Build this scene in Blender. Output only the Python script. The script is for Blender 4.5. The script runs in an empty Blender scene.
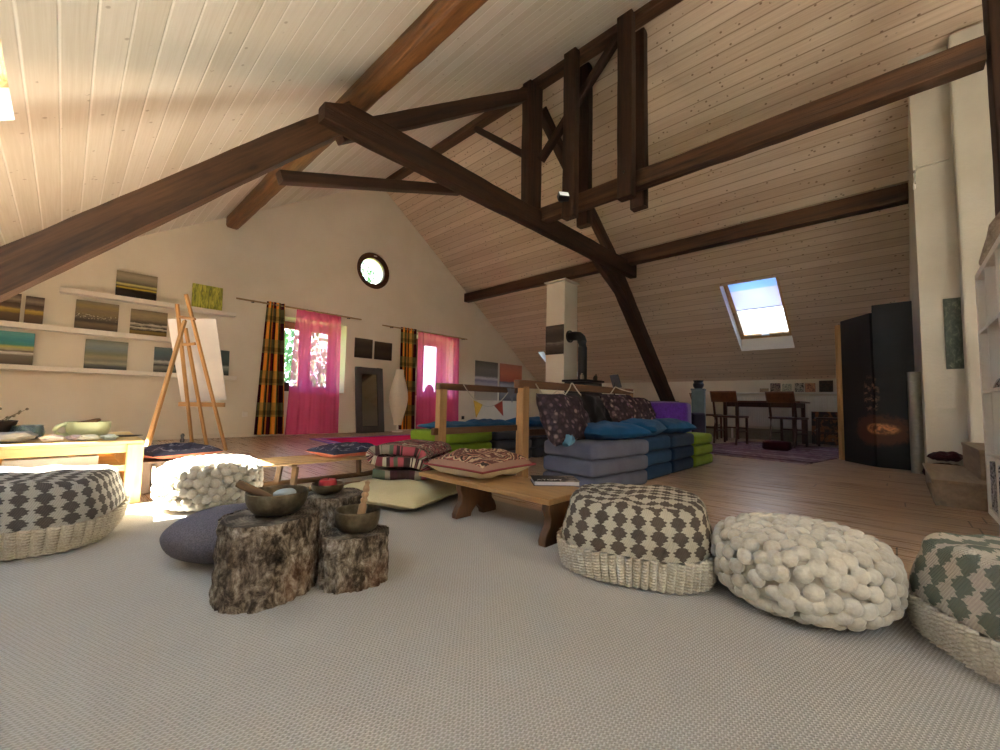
import bpy, bmesh, math, random
import numpy as np
from mathutils import Vector, Matrix, Euler, noise
R = math.radians
PI = math.pi
C = bpy.context.scene.collection
rnd = random.Random(7)

# ------------------------------------------------------------------ materials
def lin(h):
    if isinstance(h, (tuple, list)): return (h[0], h[1], h[2], 1)
    h = h.lstrip('#'); o = []
    for i in (0, 2, 4):
        c = int(h[i:i+2], 16)/255
        o.append(c/12.92 if c <= .04045 else ((c+.055)/1.055)**2.4)
    return (*o, 1)

class Mt:
    """a small node-graph writer"""
    def __init__(s, name, rough=.6, metal=0, spec=.5):
        s.m = bpy.data.materials.new(name); s.m.use_nodes = True
        s.t = s.m.node_tree; s.t.nodes.clear()
        s.out = s.n('ShaderNodeOutputMaterial')
        s.b = s.n('ShaderNodeBsdfPrincipled')
        s.t.links.new(s.b.outputs[0], s.out.inputs[0])
        s.set(Roughness=rough, Metallic=metal)
        s.b.inputs['Specular IOR Level'].default_value = spec
        s._tc = None
    def n(s, typ, props=None, **ins):
        nd = s.t.nodes.new(typ)
        for k, v in (props or {}).items(): setattr(nd, k, v)
        for k, v in ins.items():
            s.put(nd, int(k[1:]) if k[0] == '_' else k, v)
        return nd
    def put(s, nd, k, v):
        i = nd.inputs[k]
        if isinstance(v, bpy.types.NodeSocket): s.t.links.new(v, i)
        elif isinstance(v, bpy.types.Node): s.t.links.new(v.outputs[0], i)
        else:
            if isinstance(v, str): v = lin(v)
            if i.type == 'RGBA' and isinstance(v, (tuple, list)) and len(v) == 3: v = (*v, 1)
            if i.type == 'RGBA' and isinstance(v, (int, float)): v = (v, v, v, 1)
            if i.type == 'VECTOR' and isinstance(v, (int, float)): v = (v, v, v)
            i.default_value = v
    def set(s, **k):
        for a, v in k.items(): s.put(s.b, a.replace('_', ' '), v)
    def tc(s, which='Object'):
        if s._tc is None: s._tc = s.n('ShaderNodeTexCoord')
        return s._tc.outputs[which]
    def map(s, v, sc=(1, 1, 1), loc=(0, 0, 0), rot=(0, 0, 0)):
        return s.n('ShaderNodeMapping', Vector=v, Scale=sc, Location=loc, Rotation=rot).outputs[0]
    def noise(s, v, scale=5, detail=4, rough=.55, dist=0):
        return s.n('ShaderNodeTexNoise', Vector=v, Scale=scale, Detail=detail, Roughness=rough, Distortion=dist).outputs[0]
    def vor(s, v, scale=5, feature='F1', out=0, rnd=1):
        return s.n('ShaderNodeTexVoronoi', {'feature': feature}, Vector=v, Scale=scale, Randomness=rnd).outputs[out]
    def wave(s, v, scale=5, dist=0, prof='SIN', d='X', det=2, dsc=1):
        return s.n('ShaderNodeTexWave', {'wave_profile': prof, 'bands_direction': d}, Vector=v, Scale=scale, Distortion=dist, Detail=det, **{'Detail Scale': dsc}).outputs[1]
    def ma(s, op, a, b=0, c=0):
        return s.n('ShaderNodeMath', {'operation': op}, _0=a, _1=b, _2=c).outputs[0]
    def sep(s, v):
        return s.n('ShaderNodeSeparateXYZ', Vector=v).outputs
    def comb(s, x=0, y=0, z=0):
        return s.n('ShaderNodeCombineXYZ', X=x, Y=y, Z=z).outputs[0]
    def ramp(s, f, stops, interp='LINEAR'):
        nd = s.n('ShaderNodeValToRGB', Fac=f); cr = nd.color_ramp; cr.interpolation = interp
        while len(cr.elements) < len(stops): cr.elements.new(.5)
        for e, (p, c) in zip(cr.elements, sorted(stops, key=lambda q: q[0])):
            e.position = p; e.color = lin(c)
        return nd.outputs[0]
    def mix(s, f, a, b, mode='MIX'):
        nd = s.n('ShaderNodeMix', {'data_type': 'RGBA', 'blend_type': mode})
        s.put(nd, 0, f); s.put(nd, 6, a); s.put(nd, 7, b)
        return nd.outputs[2]
    def bump(s, h, strength=.3, dist=.01):
        s.set(Normal=s.n('ShaderNodeBump', Height=h, Strength=strength, Distance=dist).outputs[0])

MATS = {}
def M(name, fn=None):
    if name not in MATS: MATS[name] = fn(name).m
    return MATS[name]

def plain(name, col, rough=.6, metal=0, var=.12, scale=30, bump=0):
    def f(nm):
        m = Mt(nm, rough, metal); c = lin(col)
        nz = m.noise(m.tc(), scale)
        d = tuple(x*(1-var) for x in c[:3]); l = tuple(min(1, x*(1+var)) for x in c[:3])
        m.set(Base_Color=m.ramp(nz, [(.3, d), (.7, l)]))
        if bump: m.bump(nz, bump, .01)
        return m
    return M(name, f)

def fabric(name, col, col2=None, scale=500, rough=.95, bump=.25, big=6, sheen=.06):
    def f(nm):
        m = Mt(nm, rough, spec=.2); c = lin(col)[:3]; c2 = lin(col2)[:3] if col2 else tuple(x*.7 for x in c)
        g = m.noise(m.tc(), scale, 2); b = m.noise(m.tc(), big, 3)
        f_ = m.ma('ADD', m.ma('MULTIPLY', g, .6), m.ma('MULTIPLY', b, .4))
        m.set(Base_Color=m.ramp(f_, [(.35, c2), (.65, c)]))
        m.b.inputs['Sheen Weight'].default_value = sheen
        m.bump(g, bump, .004)
        return m
    return M(name, f)

def wood(name, dark, light, axis=0, rough=.6, ring=14, stretch=.12, knots=True, bump=.25, spec=.4, fine=1.0):
    """grain runs along the object's local axis"""
    def f(nm):
        m = Mt(nm, rough, spec=spec)
        sc = [1, 1, 1]; sc[axis] = stretch
        v = m.map(m.tc(), tuple(sc))
        n1 = m.noise(v, ring, 6, .6, .6); n2 = m.noise(v, ring*5*fine, 4, .6)
        f_ = m.ma('ADD', m.ma('MULTIPLY', n1, .65), m.ma('MULTIPLY', n2, .35))
        col = m.ramp(f_, [(.32, dark), (.68, light)])
        if knots:
            kv = m.vor(m.map(m.tc(), tuple(.45 if i == axis else 1 for i in range(3))), 5.5)
            k = m.ramp(kv, [(.05, (1, 1, 1)), (.14, (0, 0, 0))])
            col = m.mix(m.ma('MULTIPLY', k, .55), col, tuple(x*.35 for x in lin(dark)[:3]))
        m.set(Base_Color=col)
        m.bump(f_, bump, .012 if bump > .6 else .006)
        return m
    return M(name, f)

# ------------------------------------------------------------------ mesh builder
class MB:
    def __init__(s): s.v = []; s.f = []; s.uv = {}; s.mi = []; s.cur = 0
    def add(s, vs, fs, uvs=None, T=None):
        b = len(s.v)
        for i, p in enumerate(vs):
            p = Vector(p)
            s.v.append(T @ p if T else p)
            if uvs: s.uv[b+i] = uvs[i]
        for f in fs: s.f.append([b+i for i in f]); s.mi.append(s.cur)
        return s
    def box(s, c, d, T=None, rz=0):
        x, y, z = (q/2 for q in d); m = Matrix.Translation(c) @ Matrix.Rotation(rz, 4, 'Z')
        if T: m = T @ m
        vs = [(i*x, j*y, k*z) for i in (-1, 1) for j in (-1, 1) for k in (-1, 1)]
        return s.add(vs, [(0, 1, 3, 2), (4, 6, 7, 5), (0, 4, 5, 1), (2, 3, 7, 6), (0, 2, 6, 4), (1, 5, 7, 3)], T=m)
    def bar(s, p0, p1, w, h, up=(0, 0, 1)):
        p0, p1 = Vector(p0), Vector(p1); m = frame(p0, p1, up)
        return s.box(((p1-p0).length/2, 0, 0), ((p1-p0).length, w, h), T=m)
    def lathe(s, prof, n=32, c=(0, 0, 0), T=None, sx=1, sy=1):
        vs = []; fs = []; c = Vector(c); k = len(prof)
        for r, z in prof:
            for i in range(n):
                a = 2*PI*i/n; vs.append((c.x+r*math.cos(a)*sx, c.y+r*math.sin(a)*sy, c.z+z))
        for j in range(k-1):
            for i in range(n):
                i2 = (i+1) % n; fs.append((j*n+i, j*n+i2, (j+1)*n+i2, (j+1)*n+i))
        closed = prof[0] == prof[-1]
        if prof[0][0] > 1e-6 and not closed: fs.append(tuple(range(n))[::-1])
        if prof[-1][0] > 1e-6 and not closed: fs.append(tuple((k-1)*n+i for i in range(n)))
        return s.add(vs, fs, T=T)
    def cyl(s, p0, p1, r0, r1=None, n=16):
        p0, p1 = Vector(p0), Vector(p1); L = (p1-p0).length
        q = (p1-p0).to_track_quat('Z', 'Y').to_matrix().to_4x4(); q.translation = p0
        return s.lathe([(r0, 0), (r1 if r1 is not None else r0, L)], n, T=q)
    def tube(s, path, r, n=8):
        path = [Vector(p) for p in path]; k = len(path); vs = []; fs = []
        up = Vector((0, 0, 1))
        for i, p in enumerate(path):
            t = (path[min(i+1, k-1)]-path[max(i-1, 0)]).normalized()
            a = t.cross(up)
            if a.length < .05: a = t.cross(Vector((1, 0, 0)))
            a.normalize(); b = a.cross(t)
            rr = r[i] if isinstance(r, (list, tuple)) else r
            for j in range(n):
                th = 2*PI*j/n; vs.append(p+a*math.cos(th)*rr+b*math.sin(th)*rr)
        for i in range(k-1):
            for j in range(n):
                j2 = (j+1) % n; fs.append((i*n+j, i*n+j2, (i+1)*n+j2, (i+1)*n+j))
        fs.append(tuple(range(n))[::-1]); fs.append(tuple((k-1)*n+j for j in range(n)))
        return s.add(vs, fs)
    def prism(s, poly, t, T=None):
        """2-D polygon in XZ pushed along Y by t (centred)"""
        n = len(poly)
        vs = [(x, -t/2, z) for x, z in poly]+[(x, t/2, z) for x, z in poly]
        fs = [tuple(range(n)), tuple(range(2*n-1, n-1, -1))]
        for i in range(n): j = (i+1) % n; fs.append((i, i+n, j+n, j))
        return s.add(vs, fs, T=T)
    def grid(s, fn, nu, nv, T=None, uvf=None, wrapu=False):
        vs = []; uv = []
        for j in range(nv+1):
            for i in range(nu+(0 if wrapu else 1)):
                u, w = i/nu, j/nv; vs.append(fn(u, w)); uv.append(uvf(u, w) if uvf else (u, w))
        W = nu if wrapu else nu+1; fs = []
        for j in range(nv):
            for i in range(nu):
                i2 = (i+1) % W; fs.append((j*W+i, j*W+i2, (j+1)*W+i2, (j+1)*W+i))
        return s.add(vs, fs, uv, T)
    def ball(s, c, r, sub=2, T=None, jit=0, seed=0):
        bm = bmesh.new(); bmesh.ops.create_icosphere(bm, subdivisions=sub, radius=1)
        bm.verts.ensure_lookup_table()
        r = (r, r, r) if isinstance(r, (int, float)) else r
        vs = []
        for v in bm.verts:
            k = 1+jit*noise.noise(v.co*1.7+Vector((seed, seed*.7, 0))) if jit else 1
            vs.append((c[0]+v.co.x*r[0]*k, c[1]+v.co.y*r[1]*k, c[2]+v.co.z*r[2]*k))
        fs = [tuple(q.index for q in f.verts) for f in bm.faces]; bm.free()
        return s.add(vs, fs, T=T)
    def rbox(s, c, d, r=.03, n=8, puff=0, T=None, rz=0):
        """soft-edged box"""
        h = [q/2 for q in d]; vs = []; fs = []
        m = Matrix.Translation(c) @ Matrix.Rotation(rz, 4, 'Z')
        if T: m = T @ m
        idx = {}
        def vid(i, j, k):
            key = (i, j, k)
            if key not in idx:
                # denser sampling near edges
                q = []
                for a, H in zip((i, j, k), h):
                    t = a/n*2-1; t = math.copysign(abs(t)**.55, t); q.append(t*H)
                inner = [max(-(H-r), min(H-r, a)) for a, H in zip(q, h)]
                dv = Vector([a-b for a, b in zip(q, inner)])
                if dv.length > 1e-9: dv = dv.normalized()*r
                p = Vector(inner)+dv
                if puff:
                    bx = 1-(p.x/h[0])**2; by = 1-(p.y/h[1])**2; bz = 1-(p.z/h[2])**2
                    p.z += puff*bx*by*(1 if p.z > 0 else -1)*(p.z/h[2])**2
                    p.x += puff*.6*by*bz*(p.x/h[0]); p.y += puff*.6*bx*bz*(p.y/h[1])
                idx[key] = len(vs); vs.append(p)
            return idx[key]
        for a in range(n):
            for b in range(n):
                fs += [(vid(a, b, 0), vid(a, b+1, 0), vid(a+1, b+1, 0), vid(a+1, b, 0)),
                       (vid(a, b, n), vid(a+1, b, n), vid(a+1, b+1, n), vid(a, b+1, n)),
                       (vid(a, 0, b), vid(a+1, 0, b), vid(a+1, 0, b+1), vid(a, 0, b+1)),
                       (vid(a, n, b), vid(a, n, b+1), vid(a+1, n, b+1), vid(a+1, n, b)),
                       (vid(0, a, b), vid(0, a, b+1), vid(0, a+1, b+1), vid(0, a+1, b)),
                       (vid(n, a, b), vid(n, a+1, b), vid(n, a+1, b+1), vid(n, a, b+1))]
        return s.add(vs, fs, T=m)
    def cushion(s, w, d, h, n=24, seed=0, wr=.02, T=None, flat=.0, pinch=.06, side=0):
        """stuffed square pillow lying on z=0 (side 1/-1 only that half, 0 both)"""
        for sg in ((1, -1) if side == 0 else (side,)):
            def fn(u, v):
                a, b = u*2-1, v*2-1
                p = (1-abs(a)**2.6)*(1-abs(b)**2.6); z = p**.42*h/2 if p > 0 else 0
                k = 1-pinch*(1-abs(b)**2)*abs(a)**3; k2 = 1-pinch*(1-abs(a)**2)*abs(b)**3
                nz = noise.noise(Vector((a*2.2+seed, b*2.2-seed, sg*3+seed)))*wr*min(1, p*3)
                z = z*(1 if sg > 0 else (1-flat))+nz
                return (a*w/2*k, b*d/2*k2, h/2*(1-flat)+sg*z)
            if sg > 0: s.grid(fn, n, n, T=T)
            else: s.grid(lambda u, v: fn(1-u, v), n, n, T=T, uvf=lambda u, v: (1-u, v))
        return s
    def mesh(s, name, mats, smooth=True, ang=40):
        me = bpy.data.meshes.new(name); me.from_pydata([tuple(p) for p in s.v], [], s.f)
        mats = mats if isinstance(mats, (list, tuple)) else [mats]
        for m in mats: me.materials.append(m)
        if len(mats) > 1:
            for p, i in zip(me.polygons, s.mi): p.material_index = i
        if s.uv:
            l = me.uv_layers.new(name='UVMap')
            for lp in me.loops: l.data[lp.index].uv = s.uv.get(lp.vertex_index, (0, 0))
        me.validate(); me.update()
        bm = bmesh.new(); bm.from_mesh(me)
        if not s.uv: bmesh.ops.remove_doubles(bm, verts=bm.verts, dist=1e-6)
        bmesh.ops.recalc_face_normals(bm, faces=bm.faces)
        if smooth:
            for f in bm.faces: f.smooth = True
            for e in bm.edges:
                if len(e.link_faces) == 2 and e.calc_face_angle(0) > R(ang): e.smooth = False
        bm.to_mesh(me); bm.free()
        return me

def frame(p0, p1, up=(0, 0, 1)):
    x = (Vector(p1)-Vector(p0)).normalized(); up = Vector(up)
    y = up.cross(x)
    if y.length < 1e-4: y = Vector((0, 1, 0))
    y.normalize(); z = x.cross(y)
    m = Matrix((x, y, z)).transposed().to_4x4(); m.translation = Vector(p0); return m

def link(name, mb, mats, parent=None, bev=0, smooth=True, ang=40, solid=0, weld=False):
    o = bpy.data.objects.new(name, mb.mesh(name, mats, smooth, ang)); C.objects.link(o)
    if bev:
        b = o.modifiers.new('edge', 'BEVEL'); b.width = bev; b.segments = 2; b.limit_method = 'ANGLE'; b.angle_limit = R(40)
    if solid:
        b = o.modifiers.new('thick', 'SOLIDIFY'); b.thickness = solid; b.offset = 0
    if parent: o.parent = parent
    return o
def tag(o, label, cat, group=None, kind=None, loc=None, rz=None):
    o['label'] = label; o['category'] = cat
    if group: o['group'] = group
    if kind: o['kind'] = kind
    if loc is not None: o.location = loc
    if rz is not None: o.rotation_euler[2] = rz
    return o
def thing(name, label, cat, loc=(0, 0, 0), rz=0, group=None):
    o = bpy.data.objects.new(name, None); C.objects.link(o); o.empty_display_size = .1
    o.rotation_euler = (0, 0, rz)
    return tag(o, label, cat, group, None, loc)
def struct(o, parent=None):
    if not parent: o['kind'] = 'structure'
    return o
def dup(root, label, loc, rz=0, group=None):
    c = root.copy(); C.objects.link(c); c.location = loc; c.rotation_euler = (0, 0, rz); c['label'] = label
    if group: c['group'] = group
    for ch in list(root.children):
        d = ch.copy(); C.objects.link(d); d.parent = c
        for g in list(ch.children):
            e = g.copy(); C.objects.link(e); e.parent = d
    return c

# ------------------------------------------------------------------ room numbers (metres)
XR, ZR, SL, SLL = 4.187, 5.05, .722, .62        # ridge and the two slopes
XL, XK = -1.6, 9.53                    # low side walls
YG = 7.5                               # gable with the windows
YB = -4.5                              # the room goes on behind
def roof(x): return ZR-(SL if x > XR else SLL)*abs(x-XR)

# ------------------------------------------------------------------ big surface materials
def boards_mat(name, light, dark, groove, pitch, kn=.62, cov=.44):
    def f(nm):
        m = Mt(nm, .55, spec=.35)
        X, Y, Z = m.sep(m.tc())
        s_ = m.ma('DIVIDE', X, pitch)
        fr = m.ma('FRACT', s_); idx = m.ma('FLOOR', s_)
        g = m.ma('ABSOLUTE', m.ma('SUBTRACT', fr, .5))
        gr = m.n('ShaderNodeMapRange', _0=g, _1=.44, _2=.485, _3=0, _4=1).outputs[0]
        off = m.ma('MULTIPLY', idx, 1.737)
        v = m.comb(m.ma('MULTIPLY', fr, 1.0), m.ma('ADD', m.ma('MULTIPLY', Y, 1), off), off)
        v1 = m.map(v, (3.2, .55, 1)); n1 = m.noise(v1, 3, 5, .6, .4)
        wn = m.n('ShaderNodeTexWhiteNoise', {'noise_dimensions': '1D'}, W=idx).outputs[0]
        f_ = m.ma('ADD', m.ma('MULTIPLY', n1, .7), m.ma('MULTIPLY', wn, .3))
        col = m.ramp(f_, [(.3, dark), (.66, light)])
        kd = m.vor(m.map(v, (1.1, 7, 1)), 1.55)
        k = m.ramp(kd, [(.10, (1, 1, 1)), (.17, (0, 0, 0))])
        kz = m.ma('GREATER_THAN', m.noise(m.map(v, (.7, 2, 1)), 2.0, 1), cov)
        col = m.mix(m.ma('MULTIPLY', m.ma('MULTIPLY', k, kz), kn), col, '#6b4d33')
        col = m.mix(gr, col, groove)
        m.set(Base_Color=col)
        h = m.ma('SUBTRACT', m.ma('MULTIPLY', n1, .08), m.ma('MULTIPLY', gr, 1))
        m.bump(h, .55, .006)
        return m
    return M(name, f)
m_ceilL = boards_mat('whitewashed_boards_lit', '#ece9e1', '#dcd7cb', '#faf8f2', .128, .4, .55)  # left boards toned paler, as if brighter lit; pale grooves are painted bevel highlights
m_ceilR = boards_mat('pine_boards_shaded', '#dfcebc', '#c7b19b', '#a8917b', .105, .75, .40)  # same boards in a darker tone, painting in the dimmer right slope

def floor_mat(nm):
    m = Mt(nm, .34, spec=.5)
    X, Y, Z = m.sep(m.tc())
    s_ = m.ma('DIVIDE', X, .19); fr = m.ma('FRACT', s_); idx = m.ma('FLOOR', s_)
    g = m.n('ShaderNodeMapRange', _0=m.ma('ABSOLUTE', m.ma('SUBTRACT', fr, .5)), _1=.475, _2=.495, _3=0, _4=1).outputs[0]
    wn = m.n('ShaderNodeTexWhiteNoise', {'noise_dimensions': '1D'}, W=idx).outputs[0]
    yy = m.ma('ADD', m.ma('DIVIDE', Y, 2.4), m.ma('MULTIPLY', wn, 5)); fy = m.ma('FRACT', yy)
    g2 = m.ma('GREATER_THAN', m.ma('ABSOLUTE', m.ma('SUBTRACT', fy, .5)), .4985)
    gg = m.ma('MAXIMUM', g, g2)
    v = m.comb(m.ma('MULTIPLY', fr, .19), Y, m.ma('MULTIPLY', idx, 3.1))
    n1 = m.noise(m.map(v, (14, 1.3, 1)), 1.6, 6, .62, .5); n2 = m.noise(m.map(v, (1.3, .5, 1)), 2.5, 3)
    f_ = m.ma('ADD', m.ma('MULTIPLY', n1, .5), m.ma('ADD', m.ma('MULTIPLY', wn, .2), m.ma('MULTIPLY', n2, .3)))
    n3 = m.noise(m.map(v, (40, .9, 1)), 2.2, 4, .6)
    f_ = m.ma('ADD', m.ma('MULTIPLY', f_, .6), m.ma('MULTIPLY', n3, .4))
    col = m.ramp(f_, [(.25, '#957b66'), (.42, '#a78a71'), (.54, '#b5987d'), (.7, '#c8ab8d')])
    col = m.mix(m.ma('MULTIPLY', gg, .8), col, '#33241a')
    m.set(Base_Color=col, Roughness=m.ma('ADD', .15, m.ma('MULTIPLY', n3, .3)))
    m.bump(m.ma('SUBTRACT', m.ma('MULTIPLY', n2, .3), gg), .2, .0015)
    return m
m_floor = M('old_floor_planks', floor_mat)

def plaster(nm):
    m = Mt(nm, .9, spec=.2); n1 = m.noise(m.tc(), 1.3, 4); n2 = m.noise(m.tc(), 60, 4)
    m.set(Base_Color=m.ramp(n1, [(.3, '#e2dac9'), (.7, '#ece6d8')])); m.bump(n2, .15, .006); return m
m_plaster = M('limewashed_plaster', plaster)
def plaster2(nm):
    m = Mt(nm, .9, spec=.2); n1 = m.noise(m.tc(), 1.8, 4); n2 = m.noise(m.tc(), 40, 5)
    m.set(Base_Color=m.ramp(n1, [(.3, '#c6c0b3'), (.7, '#d6d0c4')])); m.bump(n2, .3, .01); return m
m_plaster2 = M('rough_white_plaster', plaster2)
def carpet_mat(nm):
    m = Mt(nm, 1, spec=.05)
    v = m.map(m.tc(), (1, 1, 1), rot=(0, 0, R(12)))
    X, Y, Z = m.sep(v)
    d = m.noise(v, 60, 2)
    px = m.ma('ADD', m.ma('MULTIPLY', X, 2*PI/.0105), m.ma('MULTIPLY', d, 5.0))
    py = m.ma('ADD', m.ma('MULTIPLY', Y, 2*PI/.0085), m.ma('MULTIPLY', d, 3.0))
    row = m.ma('FLOOR', m.ma('DIVIDE', Y, .0085))
    h = m.ma('MULTIPLY', m.ma('ADD', m.ma('SINE', m.ma('ADD', px, m.ma('MULTIPLY', m.ma('FLOORED_MODULO', row, 2), PI))), 1), m.ma('ADD', m.ma('SINE', py), 1.15))
    h = m.ma('MULTIPLY', h, .25)
    b = m.noise(m.tc(), 2.2, 4); fz = m.noise(m.tc(), 240, 2)
    c = m.ramp(m.ma('ADD', m.ma('MULTIPLY', h, .55), m.ma('MULTIPLY', fz, .4)), [(.08, '#99948c'), (.40, '#bbb5ac'), (.9, '#d0cac1')])
    c = m.mix(m.ma('MULTIPLY', b, .22), c, '#8d857a')
    m.set(Base_Color=c); m.bump(m.ma('ADD', h, m.ma('MULTIPLY', fz, .5)), .55, .004)
    return m
m_carpet = M('berber_carpet', carpet_mat)

m_beam = wood('dark_hewn_oak', '#120a06', '#4a2f1f', 0, .6, 12, .06, True, 1.0)
m_beam2 = wood('brown_hewn_oak', '#3a2214', '#936539', 0, .42, 11, .08, True, 1.0)
m_beam3 = wood('weathered_oak', '#1f130c', '#6a4a33', 0, .6, 12, .05, True, 1.0)
m_pine = wood('pale_pine', '#b88a58', '#dcb582', 0, .5, 8, .12)
m_pineZ = wood('pale_pine_upright', '#a9804f', '#d3a972', 2, .5, 8, .12)
m_brown = wood('brown_bench_wood', '#5a381f', '#8f6238', 0, .5, 9, .12)
m_brownZ = wood('brown_bench_wood_upright', '#43301f', '#6f4a2d', 2, .5, 9, .12)
m_honey = wood('honey_bench_top', '#86643f', '#b8905f', 1, .45, 9, .1)
m_white = plain('white_paint', '#eae6dd', .5, var=.03)
m_black = plain('black_steel', '#15161a', .4, var=.2)

# ------------------------------------------------------------------ shell
def slab(name, xs, ys, holes, bot, th, mats, up=True):
    """plane over x,y cells with rectangular openings; bot(x) = underside height"""
    xs = sorted(set(xs+[h[0] for h in holes]+[h[1] for h in holes])); ys = sorted(set(ys+[h[2] for h in holes]+[h[3] for h in holes]))
    nx, ny = len(xs)-1, len(ys)-1
    def solid(i, j):
        if not (0 <= i < nx and 0 <= j < ny): return False
        cx, cy = (xs[i]+xs[i+1])/2, (ys[j]+ys[j+1])/2
        return not any(h[0] < cx < h[1] and h[2] < cy < h[3] for h in holes)
    mb = MB()
    def q(pts, mi): mb.cur = mi; mb.add(pts, [(0, 1, 2, 3)])
    for i in range(nx):
        for j in range(ny):
            if not solid(i, j): continue
            x0, x1, y0, y1 = xs[i], xs[i+1], ys[j], ys[j+1]; a, b = bot(x0), bot(x1)
            q([(x0, y0, a), (x0, y1, a), (x1, y1, b), (x1, y0, b)], 0)
            q([(x0, y0, a+th), (x1, y0, b+th), (x1, y1, b+th), (x0, y1, a+th)], 1)
            if not solid(i-1, j): q([(x0, y0, a), (x0, y0, a+th), (x0, y1, a+th), (x0, y1, a)], 1)
            if not solid(i+1, j): q([(x1, y0, b), (x1, y1, b), (x1, y1, b+th), (x1, y0, b+th)], 1)
            if not solid(i, j-1): q([(x0, y0, a), (x1, y0, b), (x1, y0, b+th), (x0, y0, a+th)], 1)
            if not solid(i, j+1): q([(x0, y1, a), (x0, y1, a+th), (x1, y1, b+th), (x1, y1, b)], 1)
    return struct(link(name, mb, mats, smooth=False))

TH = .30
SKL = (-1.25, -.31, 2.93, 3.79)      # left skylight seen at the frame's edge (x0,x1,y0,y1)
SKR = (7.505, 8.83, 1.245, 2.08)       # right skylight over the dining table
SKR2 = (8.46, 9.3, 5.95, 6.71)       # right skylight behind the chimney
ADDED_SKL2 = (-1.30, .2, -2.9, -1.5); ADDED_SKL3 = (-1.25, -.31, .75, 1.6); ADDED_SKL4 = (-1.40, -.6, 4.25, 5.2)  # three unseen skylights on the left slope, added to brighten the room
slab('ceiling_left', [XL-.3, XR], [YB, YG+.6], [SKL, ADDED_SKL2, ADDED_SKL3, ADDED_SKL4], roof, TH, [m_ceilL, m_white])
slab('ceiling_right', [XR, XK+.3], [YB, YG+.6], [SKR, SKR2], roof, TH, [m_ceilR, m_white])
fl = MB().box(((XL+XK)/2, (YB+YG)/2, -.1), (XK-XL+.6, YG-YB+1.2, .2))
struct(link('floor', fl, m_floor, smooth=False))
w = MB().prism([(XL-.3, 0), (XL, 0), (XL, roof(XL)+.01), (XL-.3, roof(XL-.3)+.01)], YG-YB+1, T=Matrix.Translation((0, (YB+YG)/2, 0))); struct(link('wall_left', w, m_plaster, smooth=False))
w = MB().box((XK+.15, (YB+YG)/2, .59), (.3, YG-YB+1, 1.18)); struct(link('wall_right', w, m_plaster, smooth=False))

struct(link('wall_back', MB().prism([(XL-.2, 0), (XK+.2, 0), (XK+.2, roof(XK+.2)), (XR, ZR), (XL-.2, roof(XL-.2))], .3, T=Matrix.Translation((0, YB+.15, 0))), m_plaster, smooth=False))
def boolcut(mb, cutters, name, mat):
    o = link(name, mb, mat, smooth=False)
    tmp = []
    for k, cm in enumerate(cutters):
        c = link('cut', cm, mat, smooth=False); tmp.append(c)
        md = o.modifiers.new('b%d' % k, 'BOOLEAN'); md.object = c; md.solver = 'EXACT'; md.operation = 'DIFFERENCE'
    dg = bpy.context.evaluated_depsgraph_get(); dg.update()
    me = bpy.data.meshes.new_from_object(o.evaluated_get(dg)); o.modifiers.clear(); o.data = me
    for c in tmp: bpy.data.objects.remove(c, do_unlink=True)
    return o
WIN1 = (2.48, 3.62, .72, 2.02); WIN2 = (5.02, 6.27, .72, 2.06); WD = .5
RC = (4.14, 3.225)
poly = [(XL-.2, 0), (XK+.2, 0), (XK+.2, roof(XK+.2)+.02), (XR, ZR+.02), (XL-.2, roof(XL-.2)+.02)]
gm = MB().prism(poly, .6, T=Matrix.Translation((0, YG+.3, 0)))
cuts = [MB().box(((a+b)/2, YG+.3, (c+d)/2), (b-a, .9, d-c)) for a, b, c, d in (WIN1, WIN2)]
cuts.append(MB().cyl((RC[0], YG-.2, RC[1]), (RC[0], YG+.9, RC[1]), .37, n=48))
struct(boolcut(gm, cuts, 'wall_gable', m_plaster))

# glass
def glass_mat(nm):
    m = Mt(nm); t = m.t
    tr = m.n('ShaderNodeBsdfTransparent', Color=(.96, .98, .97, 1)); gl = m.n('ShaderNodeBsdfGlossy', Roughness=.02)
    fr = m.n('ShaderNodeFresnel', IOR=1.35)
    mx = m.n('ShaderNodeMixShader', Fac=fr.outputs[0], _1=tr, _2=gl)
    t.links.new(mx.outputs[0], m.out.inputs[0]); return m
m_glass = M('window_glass', glass_mat)
def casement(name, w, wood_m):
    a, b, c, d = w; y = YG+WD
    root = thing(name, '', ''); del root['label']; del root['category']; root['kind'] = 'structure'; root.location = ((a+b)/2, y, c)
    W, Hh = b-a, d-c; fr = MB()
    for x in (-W/2+.035, W/2-.035): fr.box((x, 0, Hh/2), (.07, .08, Hh))
    for z in (.035, Hh-.035): fr.box((0, 0, z), (W-.14, .08, .07))
    fr.box((0, 0, Hh/2), (.08, .09, Hh-.14))
    link('window_frame', fr, wood_m, root, bev=.006)
    for s in (-1, 1):
        cs = MB(); cw = W/2-.11; cx = s*(W/4-.015)
        for x in (-cw/2+.03, cw/2-.03): cs.box((cx+x, -.02, Hh/2), (.06, .06, Hh-.14))
        for z in (.1, Hh-.1): cs.box((cx, -.02, z), (cw-.12, .06, .06))
        k = link('sash', cs, wood_m, root, bev=.005)
        link('glass', MB().box((cx, -.01, Hh/2), (cw-.12, .006, Hh-.26)), m_glass, k)
    link('handle', MB().box((.0, -.06, Hh*.45), (.02, .03, .1)), m_black, root)
    return root
m_win = wood('reddish_window_wood', '#8d6a50', '#b78f6e', 2, .5)
casement('window_1', WIN1, m_win); casement('window_2', WIN2, m_win)
for i, (a, b, c, d) in enumerate((WIN1, WIN2)):
    struct(link('trim_%d' % (i+1), MB().box(((a+b)/2, YG+.22, c+.012), (b-a-.004, .5, .024)), m_white, bev=.005))
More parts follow.
